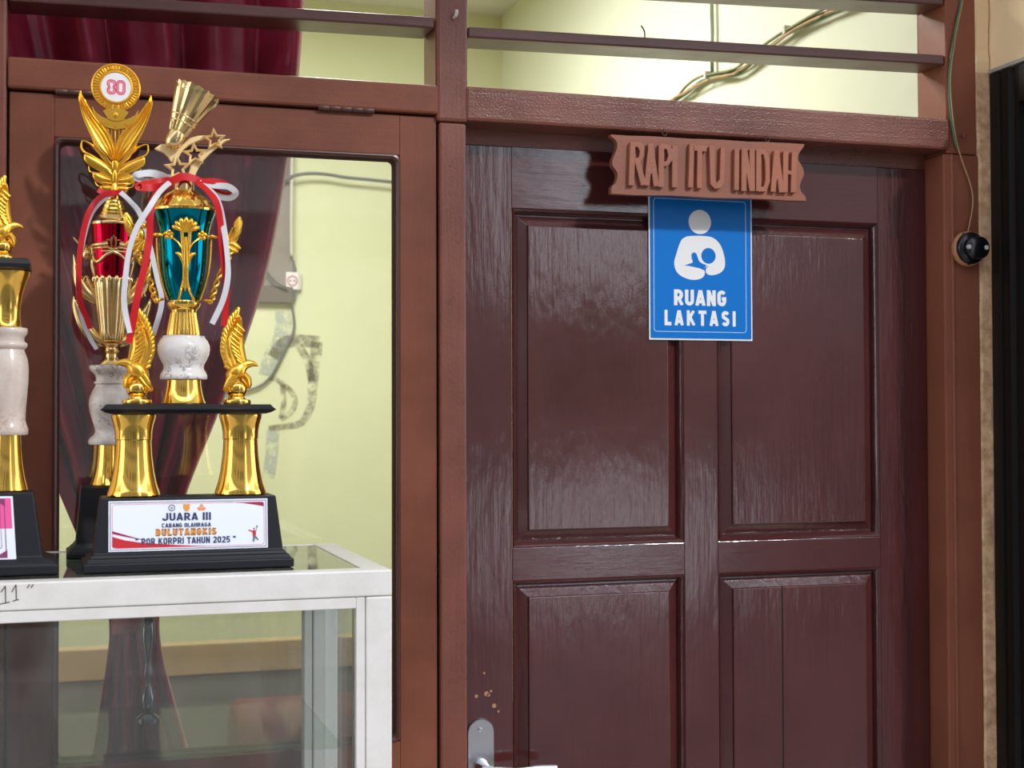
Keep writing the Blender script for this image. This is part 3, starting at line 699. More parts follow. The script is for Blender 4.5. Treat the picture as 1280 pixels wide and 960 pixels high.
    e2 = empty('drop_wire', (0, 0, 0), 'thin pair of wires dropping straight down to the bundle behind the louvres', 'wires')
    for k, mt in enumerate(('cable_olive', 'cable_green')):
        MB().tube([(X-.004, .970+.007*k+.002*math.sin(q*2+k), 2.460+.05*q) for q in range(12)], .0032, 6).build('wire', mt, e2, smooth=True)
    # low desk and maroon sofa seen dimly through the cabinet
    e = empty('low_partition', (-.1, 1.8, 0), 'low grey partition with a tan top band, seen dimly through the display cabinet', 'partition')
    MB().box(-.9, 1.1, 0, .06, .885, .972).build('top_band', 'desk_tan', e, bevel=.004)
    MB().box(-.88, 1.08, .008, .052, .0, .8845).build('front_panel', 'desk_grey', e, bevel=.004)
    e = empty('sofa', (.70, 1.45, 0), 'dark maroon armchair back behind the lower right of the display cabinet', 'sofa')
    R = []
    for z, d in ((0.05, .14), (.5, .14), (.80, .12), (.855, .09), (.875, .03)): R.append([(-.28, -d, z), (.45, -d, z), (.45, d, z), (-.28, d, z)])
    MB().rings(R).build('backrest', 'sofa', e, bevel=.02, bseg=3, smooth=40)
    MB().box(-.28, .45, .145, .30, .05, .45).build('seat', 'sofa', e, bevel=.02)
room_things()

# ================================================================== display cabinet
CZ = 1.4015
def cabinet():
    x0, x1, yf, yb = -1.05, .413, -.452, -.03
    e = empty('display_cabinet', (0, 0, 0), 'white framed glass display cabinet carrying the trophies in front of the window', 'cabinet')
    W = 'cab_white'
    MB().box(x0, x1, yf, yf+.034, 1.3675, CZ).build('top_rail', W, e, bevel=.0022)
    MB().box(x1-.034, x1, yf+.0345, yb, 1.3675, CZ-.0003).build('top_rail', W, e, bevel=.0015)
    MB().box(x0, x1-.0345, yb-.014, yb, 1.3675, CZ-.0003).build('top_rail', W, e, bevel=.0015)
    MB().box(x0, x0+.034, yf+.0345, yb-.0145, 1.3675, CZ-.0003).build('top_rail', W, e, bevel=.0015)
    MB().box(x0+.0345, x1-.0355, yf+.0345, yb-.0145, 1.394, CZ-.0012).build('top_glass', 'top_glass', e, label='dusty glass top')
    MB().box(x0+.06, x1-.047, yf+.002, yf+.03, 1.3525, 1.3668).build('door_rail', W, e, bevel=.001)
    MB().box(x1-.0345, x1, yf+.0005, yf+.034, .25, 1.3668).build('post', W, e, bevel=.002)
    MB().box(x1-.047, x1-.0352, yf+.002, yf+.03, .25, 1.3668).build('door_stile', W, e, bevel=.001)
    MB().box(x1-.038, x1, yb-.034, yb, .25, 1.3668).build('post', 'cab_grey', e, bevel=.002)
    MB().box(x1-.052, x1-.0385, yb-.030, yb-.004, .25, 1.3668).build('post', 'cab_grey', e, bevel=.002)
    MB().box(x0, x0+.034, yf+.0005, yf+.034, .25, 1.3668).build('post', W, e, bevel=.002)
    MB().box(x0, x0+.034, yb-.034, yb, .25, 1.3668).build('post', W, e, bevel=.002)
    MB().box(x0+.04, x1-.0475, yf+.013, yf+.017, .25, 1.3660).build('front_pane', 'cab_glass', e, label='dusty sliding glass front')
    MB().box(x1-.022, x1-.018, yf+.035, yb-.035, .25, 1.3668).build('side_pane', 'side_glass', e)
    MB().box(x0+.04, x1-.06, yf+.04, yb-.045, 1.165, 1.171).build('shelf', 'shelf_glass', e)
    MB().box(x0, x1, yf, yb, .2, .2495).build('bottom_board', W, e, bevel=.002)
    # marker writing on the rail
    m = MB()
    def st(*p): m.tube([((a-4)*.00098-.0660, yf-.0003, 1.3935-(b-738)*.00098) for a, b in p], .00062, 6)
    st((1, 741), (6, 733.5)); st((6, 733.5), (6.5, 754)); st((-3, 756), (11.5, 753.5))
    st((13.5, 741), (18.5, 732.5)); st((18.5, 732.5), (19, 751.5)); st((14.5, 752.5), (22, 750.7))
    st((31.5, 737), (34.5, 732.5)); st((36, 737), (39, 732.5)); st((-9, 734), (-8, 754))
    m.build('handwriting', 'ink', e)
    # slender chrome ornament inside
    o = empty('chrome_ornament', (.118, -.20, 1.172), 'slender dark chrome ornament standing inside the display cabinet', 'ornament')
    MB().lathe([(.016, 0), (.016, .006), (.009, .012)], 20).build('foot', 'dark_chrome', o, smooth=40)
    m = MB().lathe([(.005, .0125), (.009, .02), (.010, .035), (.006, .048), (.0035, .055), (.005, .060), (.007, .068), (.005, .076), (.004, .085), (.006, .10), (.0095, .115), (.0095, .13), (.007, .145), (.004, .152), (.003, .160)], 20); m.build('stem', 'dark_chrome', o, smooth=60)
cabinet()

# ================================================================== trophies
RX = Matrix.Rotation(PI/2, 4, 'X')
def stepped_base(e, tiers, mat='black', name='base'):
    """square stepped plinth: tiers of (halfwidth, halfdepth, z)"""
    R = [[(-a, -d, z), (a, -d, z), (a, d, z), (-a, d, z)] for a, d, z in tiers]
    return MB().rings(R).build(name, mat, e, bevel=.0016, bseg=2, angle=25)
def eagle(parent, x, z0, flip, s=1., y=0.):
    """gold eagle on a ball; the head looks outwards (flip=-1 looks left)"""
    g = empty('eagle', (x, y, z0), parent=parent)
    E = lambda px, pz: (flip*px*s, pz*s)
    m = MB().lathe([(.0185*s, 0), (.0195*s, .003*s), (.0185*s, .006*s), (.012*s, .0075*s), (.011*s, .010*s)], 24); m.sphere((0, 0, .021*s), .0142*s, 20, 12)
    m.build('ball', 'gold', g, smooth=40)
    m = MB()
    # breast, neck, head and beak
    pts = [(-.010, .030, .006), (-.006, .037, .011), (.000, .045, .0125), (.006, .0515, .010), (.012, .0545, .0068), (.018, .0555, .0052), (.0235, .0548, .0032), (.0285, .0525, .0012)]
    P = bez([(flip*a*s, b*s, c*s) for a, b, c in pts], 3)
    R = []
    for i, p in enumerate(P):
        q0, q1 = P[max(i-1, 0)], P[min(i+1, len(P)-1)]; t = Vector((q1[0]-q0[0], q1[1]-q0[1])).normalized()
        R.append([(p[0]-t.y*p[2]*math.cos(a), -.95*p[2]*math.sin(a), p[1]+t.x*p[2]*math.cos(a)) for a in [2*PI*k/14 for k in range(14)]])
    m.rings(R); m.build('body', 'gold_cast', g, smooth=60)
    # tail drooping over the ball and gripping legs
    m = MB(); m.blade([(*E(-.004, .037), .007*s), (*E(-.010, .029), .0065*s), (*E(-.0165, .0205), .004*s), (*E(-.019, .018), .002*s)], .004*s, 3, .0006*s, y0=-.010*s)
    m.blade([(*E(.008, .040), .005*s), (*E(.0135, .034), .0055*s), (*E(.0155, .026), .004*s), (*E(.015, .021), .002*s)], .005*s, 2, .0006*s, y0=-.006*s)
    m.build('tail', 'gold_cast', g, smooth=50)
    # raised wing with ranks of feathers
    wing = MB()
    spine = bez([(-.002, .038, 0), (-.0085, .060, 0), (-.012, .082, 0), (-.0085, .105, 0), (-.001, .1195, 0)], 8)
    for k in range(15):
        t = k/14; i = int((.12+.88*t)*(len(spine)-1)); bx_, bz = spine[i][:2]
        ang = math.radians(-(30-95*t)) if False else math.radians(150-62*t)
        L_ = (.024-.003*t)*(1 if t > .15 else .8); dx, dz = math.cos(ang)*L_, math.sin(ang)*L_*.55+.004
        p0 = (bx_+.011*(1-t*.7), bz-.006); p1 = (bx_+.004*(1-t)+dx*.45, bz+dz*.3-.002); p2 = (bx_+dx*.80+.002, bz+dz*.75)
        wing.blade([(*E(*p0), .0022*s), (*E(*p1), .0036*s), (*E(*p2), .0030*s), (*E(p2[0]+dx*.12, p2[1]+dz*.12), .0012*s)], .0030*s, 0, y0=(-.002+.0004*(k % 2))*s)
    outl = [(.006, .044, .012), (.000, .058, .0150), (-.0045, .074, .0165), (-.0035, .090, .0145), (.0005, .104, .0095), (.003, .1155, .0050), (.0035, .1215, .002)]
    wing.blade([(*E(a-.002, b), c*s) for a, b, c in [p for p in bez(outl, 4)]], .0042*s, 5, .0009*s, y0=-.003*s)
    for k in range(9):                       # overlapping covert scales
        zz = .055+.006*k; xx = .004-.0105*math.sin(k*.38)*.8
        wing.blade([(*E(xx+.006, zz-.004), .002*s), (*E(xx, zz+.001), .0032*s), (*E(xx-.005, zz+.006), .0022*s)], .003*s, 0, y0=-.0065*s)
    wing.build('wing', 'gold_cast', g, smooth=55)
    return g

def plaque(parent, W, H, x, z, y, tilt, fill):
    """flat printed plate; fill draws its print in plate coordinates"""
    pl = empty('plaque', (x, y, z), parent=parent, rot=(tilt, 0, 0))
    fill(pl, W, H); return pl

def trophy_a():
    e = empty('badminton_trophy', (.162, -.32, CZ), 'teal and gold trophy with shuttlecock top and JUARA III plaque on the cabinet', 'trophy', 'trophies on the cabinet')
    A = lambda px, py: ((px-234.8)/937, (707.5-py)/929)
    stepped_base(e, [(.135, .055, 0), (.135, .055, .0112), (.131, .051, .0118), (.130, .050, .0165), (.126, .046, .018), (.1255, .0455, .021), (.122, .043, .0225), (.113, .037, .0945)])
    # plaque print
    W, H = .205, .0655
    def fill(pl, W, H):
        U = lambda cx, cy: ((cx-78)/1127*W, (448-28*0-cy)/354*H)   # the plate drawn level
        def T(s, cx0, cx1, v0, v1, bold): return text_mesh(s, (cx0-78)/1127*W, (cx1-78)/1127*W, v0*H, v1*H, bold, .0002)
        MB().box(0, W, -.0008, .001, 0, H).build('plate', 'plaque_white', pl, bevel=.0003)
        m = MB(); frame_line(m, .0018, W-.0018, .0018, H-.0018, .0009, -.0011, -.0007, .0004); m.build('border_line', 'greyprint', pl)
        m = MB(); frame_line(m, .0045, W-.0045, .0042, H-.0042, .0005, -.0011, -.0007, .004); m.build('border_line', 'rose', pl)
        V = lambda u, v: (u*W, v*H)
        m = MB(); m.prism([V(.024, .30), V(.10, .225), V(.19, .175), V(.30, .14), V(.42, .105), V(.52, .085), V(.62, .07), V(.42, .066), V(.06, .066), V(.024, .09)], -.0010, -.0007)
        m.build('red_swoosh', 'redprint', pl)
        m = MB(); m.prism([V(.024, .41), V(.10, .335), V(.18, .255), V(.27, .19), V(.19, .235), V(.10, .295), V(.024, .355)], -.0010, -.0007)
        m.build('dark_red_swoosh', 'darkred', pl); m = MB()
        m.prism([V(.73, .945), V(.85, .925), V(.975, .93), V(.975, .84), V(.92, .875), V(.84, .915)], -.0010, -.0007)
        m.build('dark_red_swoosh', 'darkred', pl)
        for s, a, b, v0, v1, bd, mt in (('JUARA III', 455, 795, .59, .745, .2, 'navy'), ('CABANG OLAHRAGA', 448, 795, .455, .54, .2, 'navy'), ('" POR KORPRI TAHUN 2025 "', 265, 972, .125, .255, .2, 'navy')):
            v, f = T(s, a, b, v0, v1, bd); MB().add([(p[0], p[1]-.0008-.0003, p[2]) for p in v], f).build('lettering', mt, pl)
        v, f = T('BULUTANGKIS', 405, 835, .288, .432, .27); MB().add([(p[0], p[1]-.0008, p[2]) for p in v], f).build('lettering', 'brown', pl, label='brown outline of the gold lettering')
        v, f = T('BULUTANGKIS', 408, 832, .312, .408, .19); MB().add([(p[0], p[1]-.0010, p[2]) for p in v], f).build('lettering', 'orange', pl, label='gold lettering')
        # three small emblems
        cz = .845*H; r = .0045
        x = .39*W; m = MB(); o = disc_poly(x, cz, r); i = disc_poly(x, cz, r*.72)
        m.rings([[(a, -.0007, b) for a, b in o], [(a, -.0011, b) for a, b in o], [(a, -.0011, b) for a, b in i], [(a, -.0007, b) for a, b in i]], False, False)
        m.prism([(x-.0018, cz+.0014), (x, cz+.0006), (x+.0018, cz+.0014), (x+.0004, cz-.0022), (x-.0004, cz-.0022)], -.0011, -.0007); m.build('emblem', 'greyprint', pl, label='grey round emblem')
        x = .483*W; m = MB().prism([(x-.0045, cz+.0042), (x-.002, cz+.0048), (x, cz+.0040), (x+.002, cz+.0048), (x+.0045, cz+.0042), (x+.0042, cz-.0012), (x+.002, cz-.0046), (x, cz-.0052), (x-.002, cz-.0046), (x-.0042, cz-.0012)], -.0011, -.0007); em = m.build('emblem', 'orange', pl, label='gold shield emblem')
        x = .577*W; m = MB().prism(disc_poly(x, cz+.0022, .0022), -.0011, -.0007); m.prism([(x-.006, cz-.001), (x-.003, cz+.001), (x, cz-.0008), (x+.003, cz+.001), (x+.006, cz-.001), (x+.004, cz-.0042), (x-.004, cz-.0042)], -.00112, -.0007)
        m.build('emblem', plain('coral_print', (.80, .30, .12), .4), pl, label='coral emblem with spread wings')
        # little jumping player
        q = lambda cx, cy: ((cx-78)/1127*W, (438-cy)/352*H)
        m = MB(); m.prism([q(1092, 312), q(1108, 310), q(1120, 322), q(1118, 352), q(1096, 352)], -.0011, -.0007); m.prism([q(1064, 304), q(1068, 316), q(1092, 326), q(1094, 316)], -.00113, -.0007)
        m.build('player_shirt', 'redprint', pl)
        m = MB(); m.prism(disc_poly(*q(1105, 300), .0012), -.0011, -.0007); m.prism([q(1096, 352), q(1118, 352), q(1140, 380), q(1130, 384), q(1112, 366), q(1106, 394), q(1094, 394)], -.00115, -.0007)
        m.prism([q(1112, 318), q(1126, 292), q(1129, 294), q(1118, 322)], -.00115, -.0007); m.prism(disc_poly(*q(1126, 286), .0012, .0016), -.0011, -.0007)
        m.build('player_body', 'greyprint', pl)
    plaque(e, W, H, -.1035, .0255, -.0438, -math.radians(4.8), fill)
    colp = [(.0320, .0950), (.0345, .0962), (.0345, .0985), (.0330, .103), (.0300, .112), (.0268, .128), (.0243, .148), (.0233, .164), (.0232, .1695), (.0240, .1705), (.0241, .1800), (.0258, .1900), (.0285, .1985), (.0290, .2030), (.0275, .2040)]
    for s in (-1, 1): MB().lathe(colp, 40, cx=s*.0705).build('column', 'gold', e, smooth=30)
    # ogee-edged platform
    P = []
    for a, z in ((.100, .2042), (.1065, .2060), (.1120, .2095), (.1125, .2105), (.1100, .2118), (.1075, .2150), (.1055, .2168)):
        d = a-.068; P.append([(-a, -d, z), (a, -d, z), (a, d, z), (-a, d, z)])
    MB().rings(P).build('platform', 'black', e)
    eagle(e, -.0660, .2170, -1); eagle(e, .0655, .2170, 1)
    cx = -.0055
    MB().lathe([(.0290, .2170), (.0295, .2185), (.0278, .2215), (.0255, .2290), (.0235, .2400), (.0226, .2500)], 36, cx=cx).build('pedestal', 'gold', e, smooth=30)
    MB().lathe([(.0300, .2505), (.0312, .2520), (.0312, .2550), (.0298, .2590), (.0272, .2630), (.0264, .2665), (.0270, .2705), (.0305, .2765), (.0335, .2835), (.0347, .2900), (.0343, .2960), (.0322, .3015), (.0290, .3055), (.0278, .3068), (.0280, .3085), (.0270, .3090)], 40, cx=cx).build('marble_bulb', 'marble', e, smooth=50)
    MB().lathe([(.0215, .3095), (.0218, .3120), (.0208, .3170), (.0195, .3250), (.0180, .3330), (.0170, .3400)], 96, cx=cx, mod=lambda t, z: 1+.03*math.cos(30*t)).build('neck', 'gold', e, smooth=60)
    MB().lathe([(.0165, .3402), (.0170, .3440), (.0205, .3475), (.0222, .3510), (.0222, .3530), (.0195, .3545), (.0190, .3560)], 36, cx=cx).build('collar', 'gold', e, smooth=30)
    cup = [(.0185, .3562), (.0215, .3640), (.0255, .3760), (.0285, .3900), (.0305, .4060), (.0315, .4230), (.0325, .4380), (.0345, .4520), (.0380, .4650), (.0415, .4740), (.0425, .4760)]
    MB().lathe(cup, 48, cx=cx).build('cup', 'teal', e, smooth=60)
    def rad(z):
        for (r0, z0), (r1, z1) in zip(cup, cup[1:]):
            if z0 <= z <= z1: return r0+(r1-r0)*(z-z0)/(z1-z0)
        return cup[-1][0]
    lid = [(.0428, .4762), (.0430, .4790), (.0410, .4805), (.0395, .4830), (.0360, .4880), (.0300, .4945), (.0240, .4990), (.0185, .5030), (.0165, .5045)]
    MB().lathe(lid, 72, cx=cx, mod=lambda t, z: 1+.035*math.cos(18*t)*(1 if .481 < z < .503 else 0)).build('lid', 'gold', e, smooth=35)
    MB().lathe([(.0130, .5046), (.0132, .5100), (.0125, .5180), (.0110, .5215), (.0060, .5230)], 28, cx=cx).build('knob', 'champagne', e, smooth=35)
    # ornament on the front of the cup
    S = lambda px, py: A(px, py)
    def on(px, py, lift=.001):
        x, z = A(px, py); r = rad(z)+lift; dx = x-cx
        return (x, -math.sqrt(max(r*r-dx*dx, 1e-6)), z)
    m = MB()
    cxp = 229.5
    for k in range(7):                                              # fan palmette
        a = math.radians(20+23.3*k); tip = (cxp+18*math.cos(a), 292-16*math.sin(a)); base = (cxp+2*math.cos(a), 294)
        m.tube(bez([on(*base), on((tip[0]+base[0])/2, (tip[1]+base[1])/2, .0025), on(*tip, .002)], 3), [.0014, .0018, .0024, .0030, .0034, .0030, .0012], 8)
    for s in (-1, 1):
        m.tube(bez([on(cxp+s*2, 362), on(cxp+s*1.5, 345), on(cxp+s*2.5, 325), on(cxp+s*4.5, 300), on(cxp+s*5, 290)], 4), .0023, 8)
        m.tube(bez([on(cxp+s*9, 378), on(cxp+s*5, 365), on(cxp+s*2, 352)], 4), .002, 8)
        m.tube(bez([on(cxp+s*2, 334), on(cxp+s*6, 324), on(cxp+s*9, 320), on(cxp+s*12, 320.5)], 4), [.0022]*4+[.0026]*4+[.0020]*4+[.001], 8)
        m.tube(bez([on(cxp+s*3, 318), on(cxp+s*9, 307), on(cxp+s*17, 300)], 4), .0012, 6)
        for k in range(5):                                          # five-petal flower
            a = 2*PI*k/5+.3; c = on(cxp+s*20, 297, .0025)
            m.sphere((c[0]+.0042*math.cos(a), c[1], c[2]+.0042*math.sin(a)), .0030, 8, 6, (1, .6, 1))
        m.sphere(on(cxp+s*20, 297, .004), .0022, 8, 6)
        m.tube(bez([on(cxp+s*25, 297), on(cxp+s*29, 296.5, .002), (A(cxp+s*34, 296)[0], -.016, A(0, 296)[1]), (A(cxp+s*40, 296)[0], -.006, A(0, 296)[1])], 4), .0024, 8)
    m.tube([on(cxp, 366), on(cxp, 350), on(cxp, 330), on(cxp, 300)], [.0012, .003, .0034, .0022], 8)
    m.build('ornament', 'gold_cast', e, smooth=60)
    for s in (-1, 1):                                               # outer ribs
        pts = [(.0205, .3570), (.0245, .3680), (.0290, .3830), (.0325, .4000), (.0345, .4200), (.0352, .4400)]
        MB().tube(bez([(cx+s*a, -.002, b) for a, b in pts], 5), .0018, 8).build('rib', 'gold_cast', e, smooth=60)
        h = empty('handle', (0, 0, 0), parent=e)
        Q = lambda px, py: A(229+s*(px-229), py)
        vine = bez([(*Q(257, 375), 0), (*Q(263, 376), 0), (*Q(266, 366), 0), (*Q(270, 352), 0), (*Q(277, 335), 0), (*Q(284, 322), 0), (*Q(288, 312), 0)], 7)
        m = MB()
        for ph in (0, PI):
            m.tube([(p[0]+.0034*math.cos(i*.62+ph), -.002+.0034*math.sin(i*.62+ph), p[1]) for i, p in enumerate(vine)], .0018, 6)
        m.sphere((*Q(262, 377)[:1], -.003, Q(262, 377)[1]), .0042, 10, 8); m.sphere((Q(265, 369)[0], -.003, Q(265, 369)[1]), .0032, 10, 8)
        m.build('vine', 'gold_cast', h, smooth=60)
        m = MB()                                                    # winged figure
        for k in range(5):
            a = [(286, 300), (290, 297), (292, 293), (293, 288), (292, 284)][k]; b = [(297, 292), (299, 287), (300, 280), (300, 274), (299, 269)][k]
            m.blade([(*Q(*a), .0030), (*Q((a[0]+b[0])/2, (a[1]+b[1])/2), .0042), (*Q(*b), .0014)], .0032, 0, y0=-.002-.0007*k)
        m.blade([(*Q(285, 304), .0035), (*Q(290, 296), .0070), (*Q(295, 285), .0068), (*Q(299, 275), .0038), (*Q(300, 269), .0008)], .0035, 4, .0007, y0=-.001)
        m.build('wing', 'gold_cast', h, smooth=60)
        m = MB(); c = Q(281, 296); m.sphere((c[0], -.003, c[1]), .0065, 12, 8, (.8, .7, 1.35)); c = Q(278, 284); m.sphere((c[0], -.003, c[1]), .0045, 12, 8)
        m.blade([(*Q(274, 283), .0006), (*Q(276, 284), .0022), (*Q(279, 284), .0028)], .003, 0, y0=-.002)
        for a, b, c2 in (((280, 303), (290, 303), (300, 309)), ((281, 305), (289, 311), (297, 313)), ((278, 304), (283, 312), (287, 318)), ((276, 302), (277, 310), (279, 316))):
            m.blade([(*Q(*a), .0032), (*Q(*b), .0058), (*Q(*c2), .0014)], .0036, 2, .0005, y0=-.003)
        m.build('figure', 'gold_cast', h, smooth=60)
    # star and comet topper
    tp = empty('star_topper', (0, 0, 0), parent=e)
    def star(px, py, R_, rot, y):
        c = A(px, py); o, i = [], []
        for k in range(10):
            r = (R_ if k % 2 == 0 else R_*.46)/937; a = rot+PI*k/5+PI/2
            o.append((c[0]+r*math.cos(a), c[1]+r*math.sin(a))); i.append((c[0]+r*.55*math.cos(a), c[1]+r*.55*math.sin(a)))
        m = MB(); m.rings([[(x, y+.002, z) for x, z in o], [(x, y-.001, z) for x, z in o], [(x+(a-x)*.5, y-.0028, z+(b-z)*.5) for (x, z), (a, b) in zip(o, i)], [(x, y-.001, z) for x, z in i], [(x, y+.002, z) for x, z in i]], False, False)
        m.build('star', 'champagne_matt', tp)
    star(221, 212, 18, .1, -.010); star(242, 193, 16, .12, -.009); star(266.5, 173, 15.5, .1, -.008)
    m = MB()
    g = lambda pts: [A(*p) for p in pts]
    m.prism(g([(192.5, 188), (200, 182), (206, 181), (214, 186), (222, 186), (229, 179), (236, 172), (246, 168.5), (257, 167.5), (257, 171), (250, 174), (243, 177), (236, 181), (228, 188), (224, 196), (219, 203), (214, 204), (210, 197), (204, 192)]), -.004, .003)
    m.prism(g([(238, 224), (235, 216), (238, 205), (246, 198), (252, 190), (259, 184), (270, 175.5), (278, 171), (288, 170), (280, 174.5), (271, 182), (262, 190), (254, 199), (248, 208), (244, 217), (242, 224)]), -.003, .003)
    m.build('comet', 'champagne_matt', tp, bevel=.0012, angle=50)
    MB().prism(g([(209, 219), (243, 219), (241, 226), (212, 226)]), -.004, .004).build('stem', 'champagne_matt', tp, bevel=.001)
    # shuttlecock
    c = A(214.5, 182); ax = Vector((31, 0, 70)).normalized()
    mt = Matrix.Translation((c[0], -.012, c[1])) @ Matrix.Rotation(math.atan2(29, 64), 4, 'Y')
    sh = empty('shuttlecock', (0, 0, 0), parent=e)
    MB().lathe([(.0005, -.0065), (.005, -.0058), (.0085, -.0035), (.0108, .001), (.0112, .006), (.0112, .0155), (.0106, .0175), (.0085, .019)], 28, mat=mt).build('cork', 'champagne', sh, smooth=50)
    fm = MB()
    L0, L1 = .0165, .079; r0, r1 = .0098, .0290
    R = []
    for k in range(41):
        t = k/40; z = L0+(L1-L0)*t; r = r0+(r1-r0)*t; last = k == 40
        hw = (.0019+.0062*t)*(1 if t < .95 else .8)
        zz = z+(0 if k < 40 else .0012)
        bump_ = .0007*(k % 2)*(t > .12)
        R.append([(r+.0002-bump_, -hw, zz-(.0018 if k == 40 else 0)), (r+.0014, -hw*.35, zz), (r+.0024, 0, zz+.0005), (r+.0014, hw*.35, zz), (r+.0002-bump_, hw, zz-(.0018 if k == 40 else 0)), (r-.0006, 0, zz)])
    fm.rings(R); first = fm.build('feather', 'champagne', sh, smooth=35)
    for k in range(16):
        o = first if k == 0 else dup(first)
        o.matrix_basis = mt @ Matrix.Rotation(2*PI*k/16, 4, 'Z')
    m = MB()
    for z in (.030, .038):
        r = r0+(r1-r0)*(z-L0)/(L1-L0)+.0022
        m.tube([tuple(mt @ Vector((r*math.cos(a), r*math.sin(a), z))) for a in [2*PI*k/40 for k in range(41)]], .0009, 6)
    m.build('thread', 'champagne', sh, smooth=True)
    # ribbon
    rb = empty('ribbon', (0, 0, 0), parent=e, )
    def rib(pts, mat, w=.0046, face=None, tw=None, lab=None):
        P = bez([(*A(p[0], p[1])[:1], p[2] if len(p) > 2 else -.05, A(p[0], p[1])[1]) for p in pts], 8)
        W_ = []
        for i in range(len(P)):
            q0, q1 = Vector(P[max(i-1, 0)]), Vector(P[min(i+1, len(P)-1)]); t = (q1-q0).normalized()
            d = t.cross(Vector((0, 1, 0)));
            if d.length < .2: d = Vector((1, 0, 0))
            d.normalize(); a = (tw or 0)*math.sin(i*.22+.6)+.15
            W_.append(tuple(d*math.cos(a)+Vector((0, 1, 0))*math.sin(a)))
        MB().strip(P, W_, w, .0004).build('satin', mat, rb, smooth=60, label=lab)
    rib([(206, 236, -.014), (217, 227, -.017), (230, 223, -.018), (246, 227, -.016), (253, 231, -.01)], 'red_satin', .0052, lab='red satin')
    rib([(214, 231, -.016), (200, 237, -.02), (184, 240, -.024), (172, 240, -.03), (182, 234, -.02), (200, 230, -.014), (214, 228, -.012)], 'red_satin', .005, tw=.5, lab='red satin')
    rib([(213, 228, -.012), (200, 222, -.012), (186, 220, -.012), (170, 224, -.014), (180, 229, -.006), (198, 229, -.004), (212, 228, -.008)], 'white_satin', .005, tw=.5, lab='white satin')
    rib([(246, 227, -.014), (262, 227, -.018), (280, 231, -.02), (288, 240, -.018), (279, 243, -.012), (262, 236, -.01), (248, 229, -.01)], 'red_satin', .0042, tw=.4, lab='red satin')
    rib([(248, 229, -.016), (264, 233, -.02), (282, 234, -.024), (292, 241, -.02), (284, 247, -.014), (266, 243, -.012), (250, 231, -.01)], 'white_satin', .0042, tw=.4, lab='white satin')
    rib([(211, 231, -.018), (198, 245, -.030), (184, 268, -.042), (170, 292, -.045), (161, 320, -.046), (157, 350, -.046), (155, 380, -.045), (158, 402, -.045), (162, 420, -.045)], 'white_satin', .0036, tw=.35, lab='white satin')
    rib([(208, 233, -.014), (192, 252, -.03), (186, 275, -.040), (185, 305, -.042), (179, 340, -.044), (172, 370, -.044), (166, 405, -.043), (161, 432, -.042)], 'red_satin', .0046, tw=.3, lab='red satin')
    rib([(243, 228, -.018), (256, 242, -.034), (266, 258, -.044), (271, 285, -.046), (272, 306, -.044), (276, 340, -.04), (279, 370, -.038), (276, 409, -.036)], 'red_satin', .0042, tw=.3, lab='red satin')
    rib([(248, 230, -.016), (262, 244, -.034), (270, 262, -.043), (275, 290, -.046), (279, 322, -.045), (280, 350, -.043), (274, 378, -.042), (261, 407, -.04)], 'white_satin', .0038, tw=.3, lab='white satin')
trophy_a()

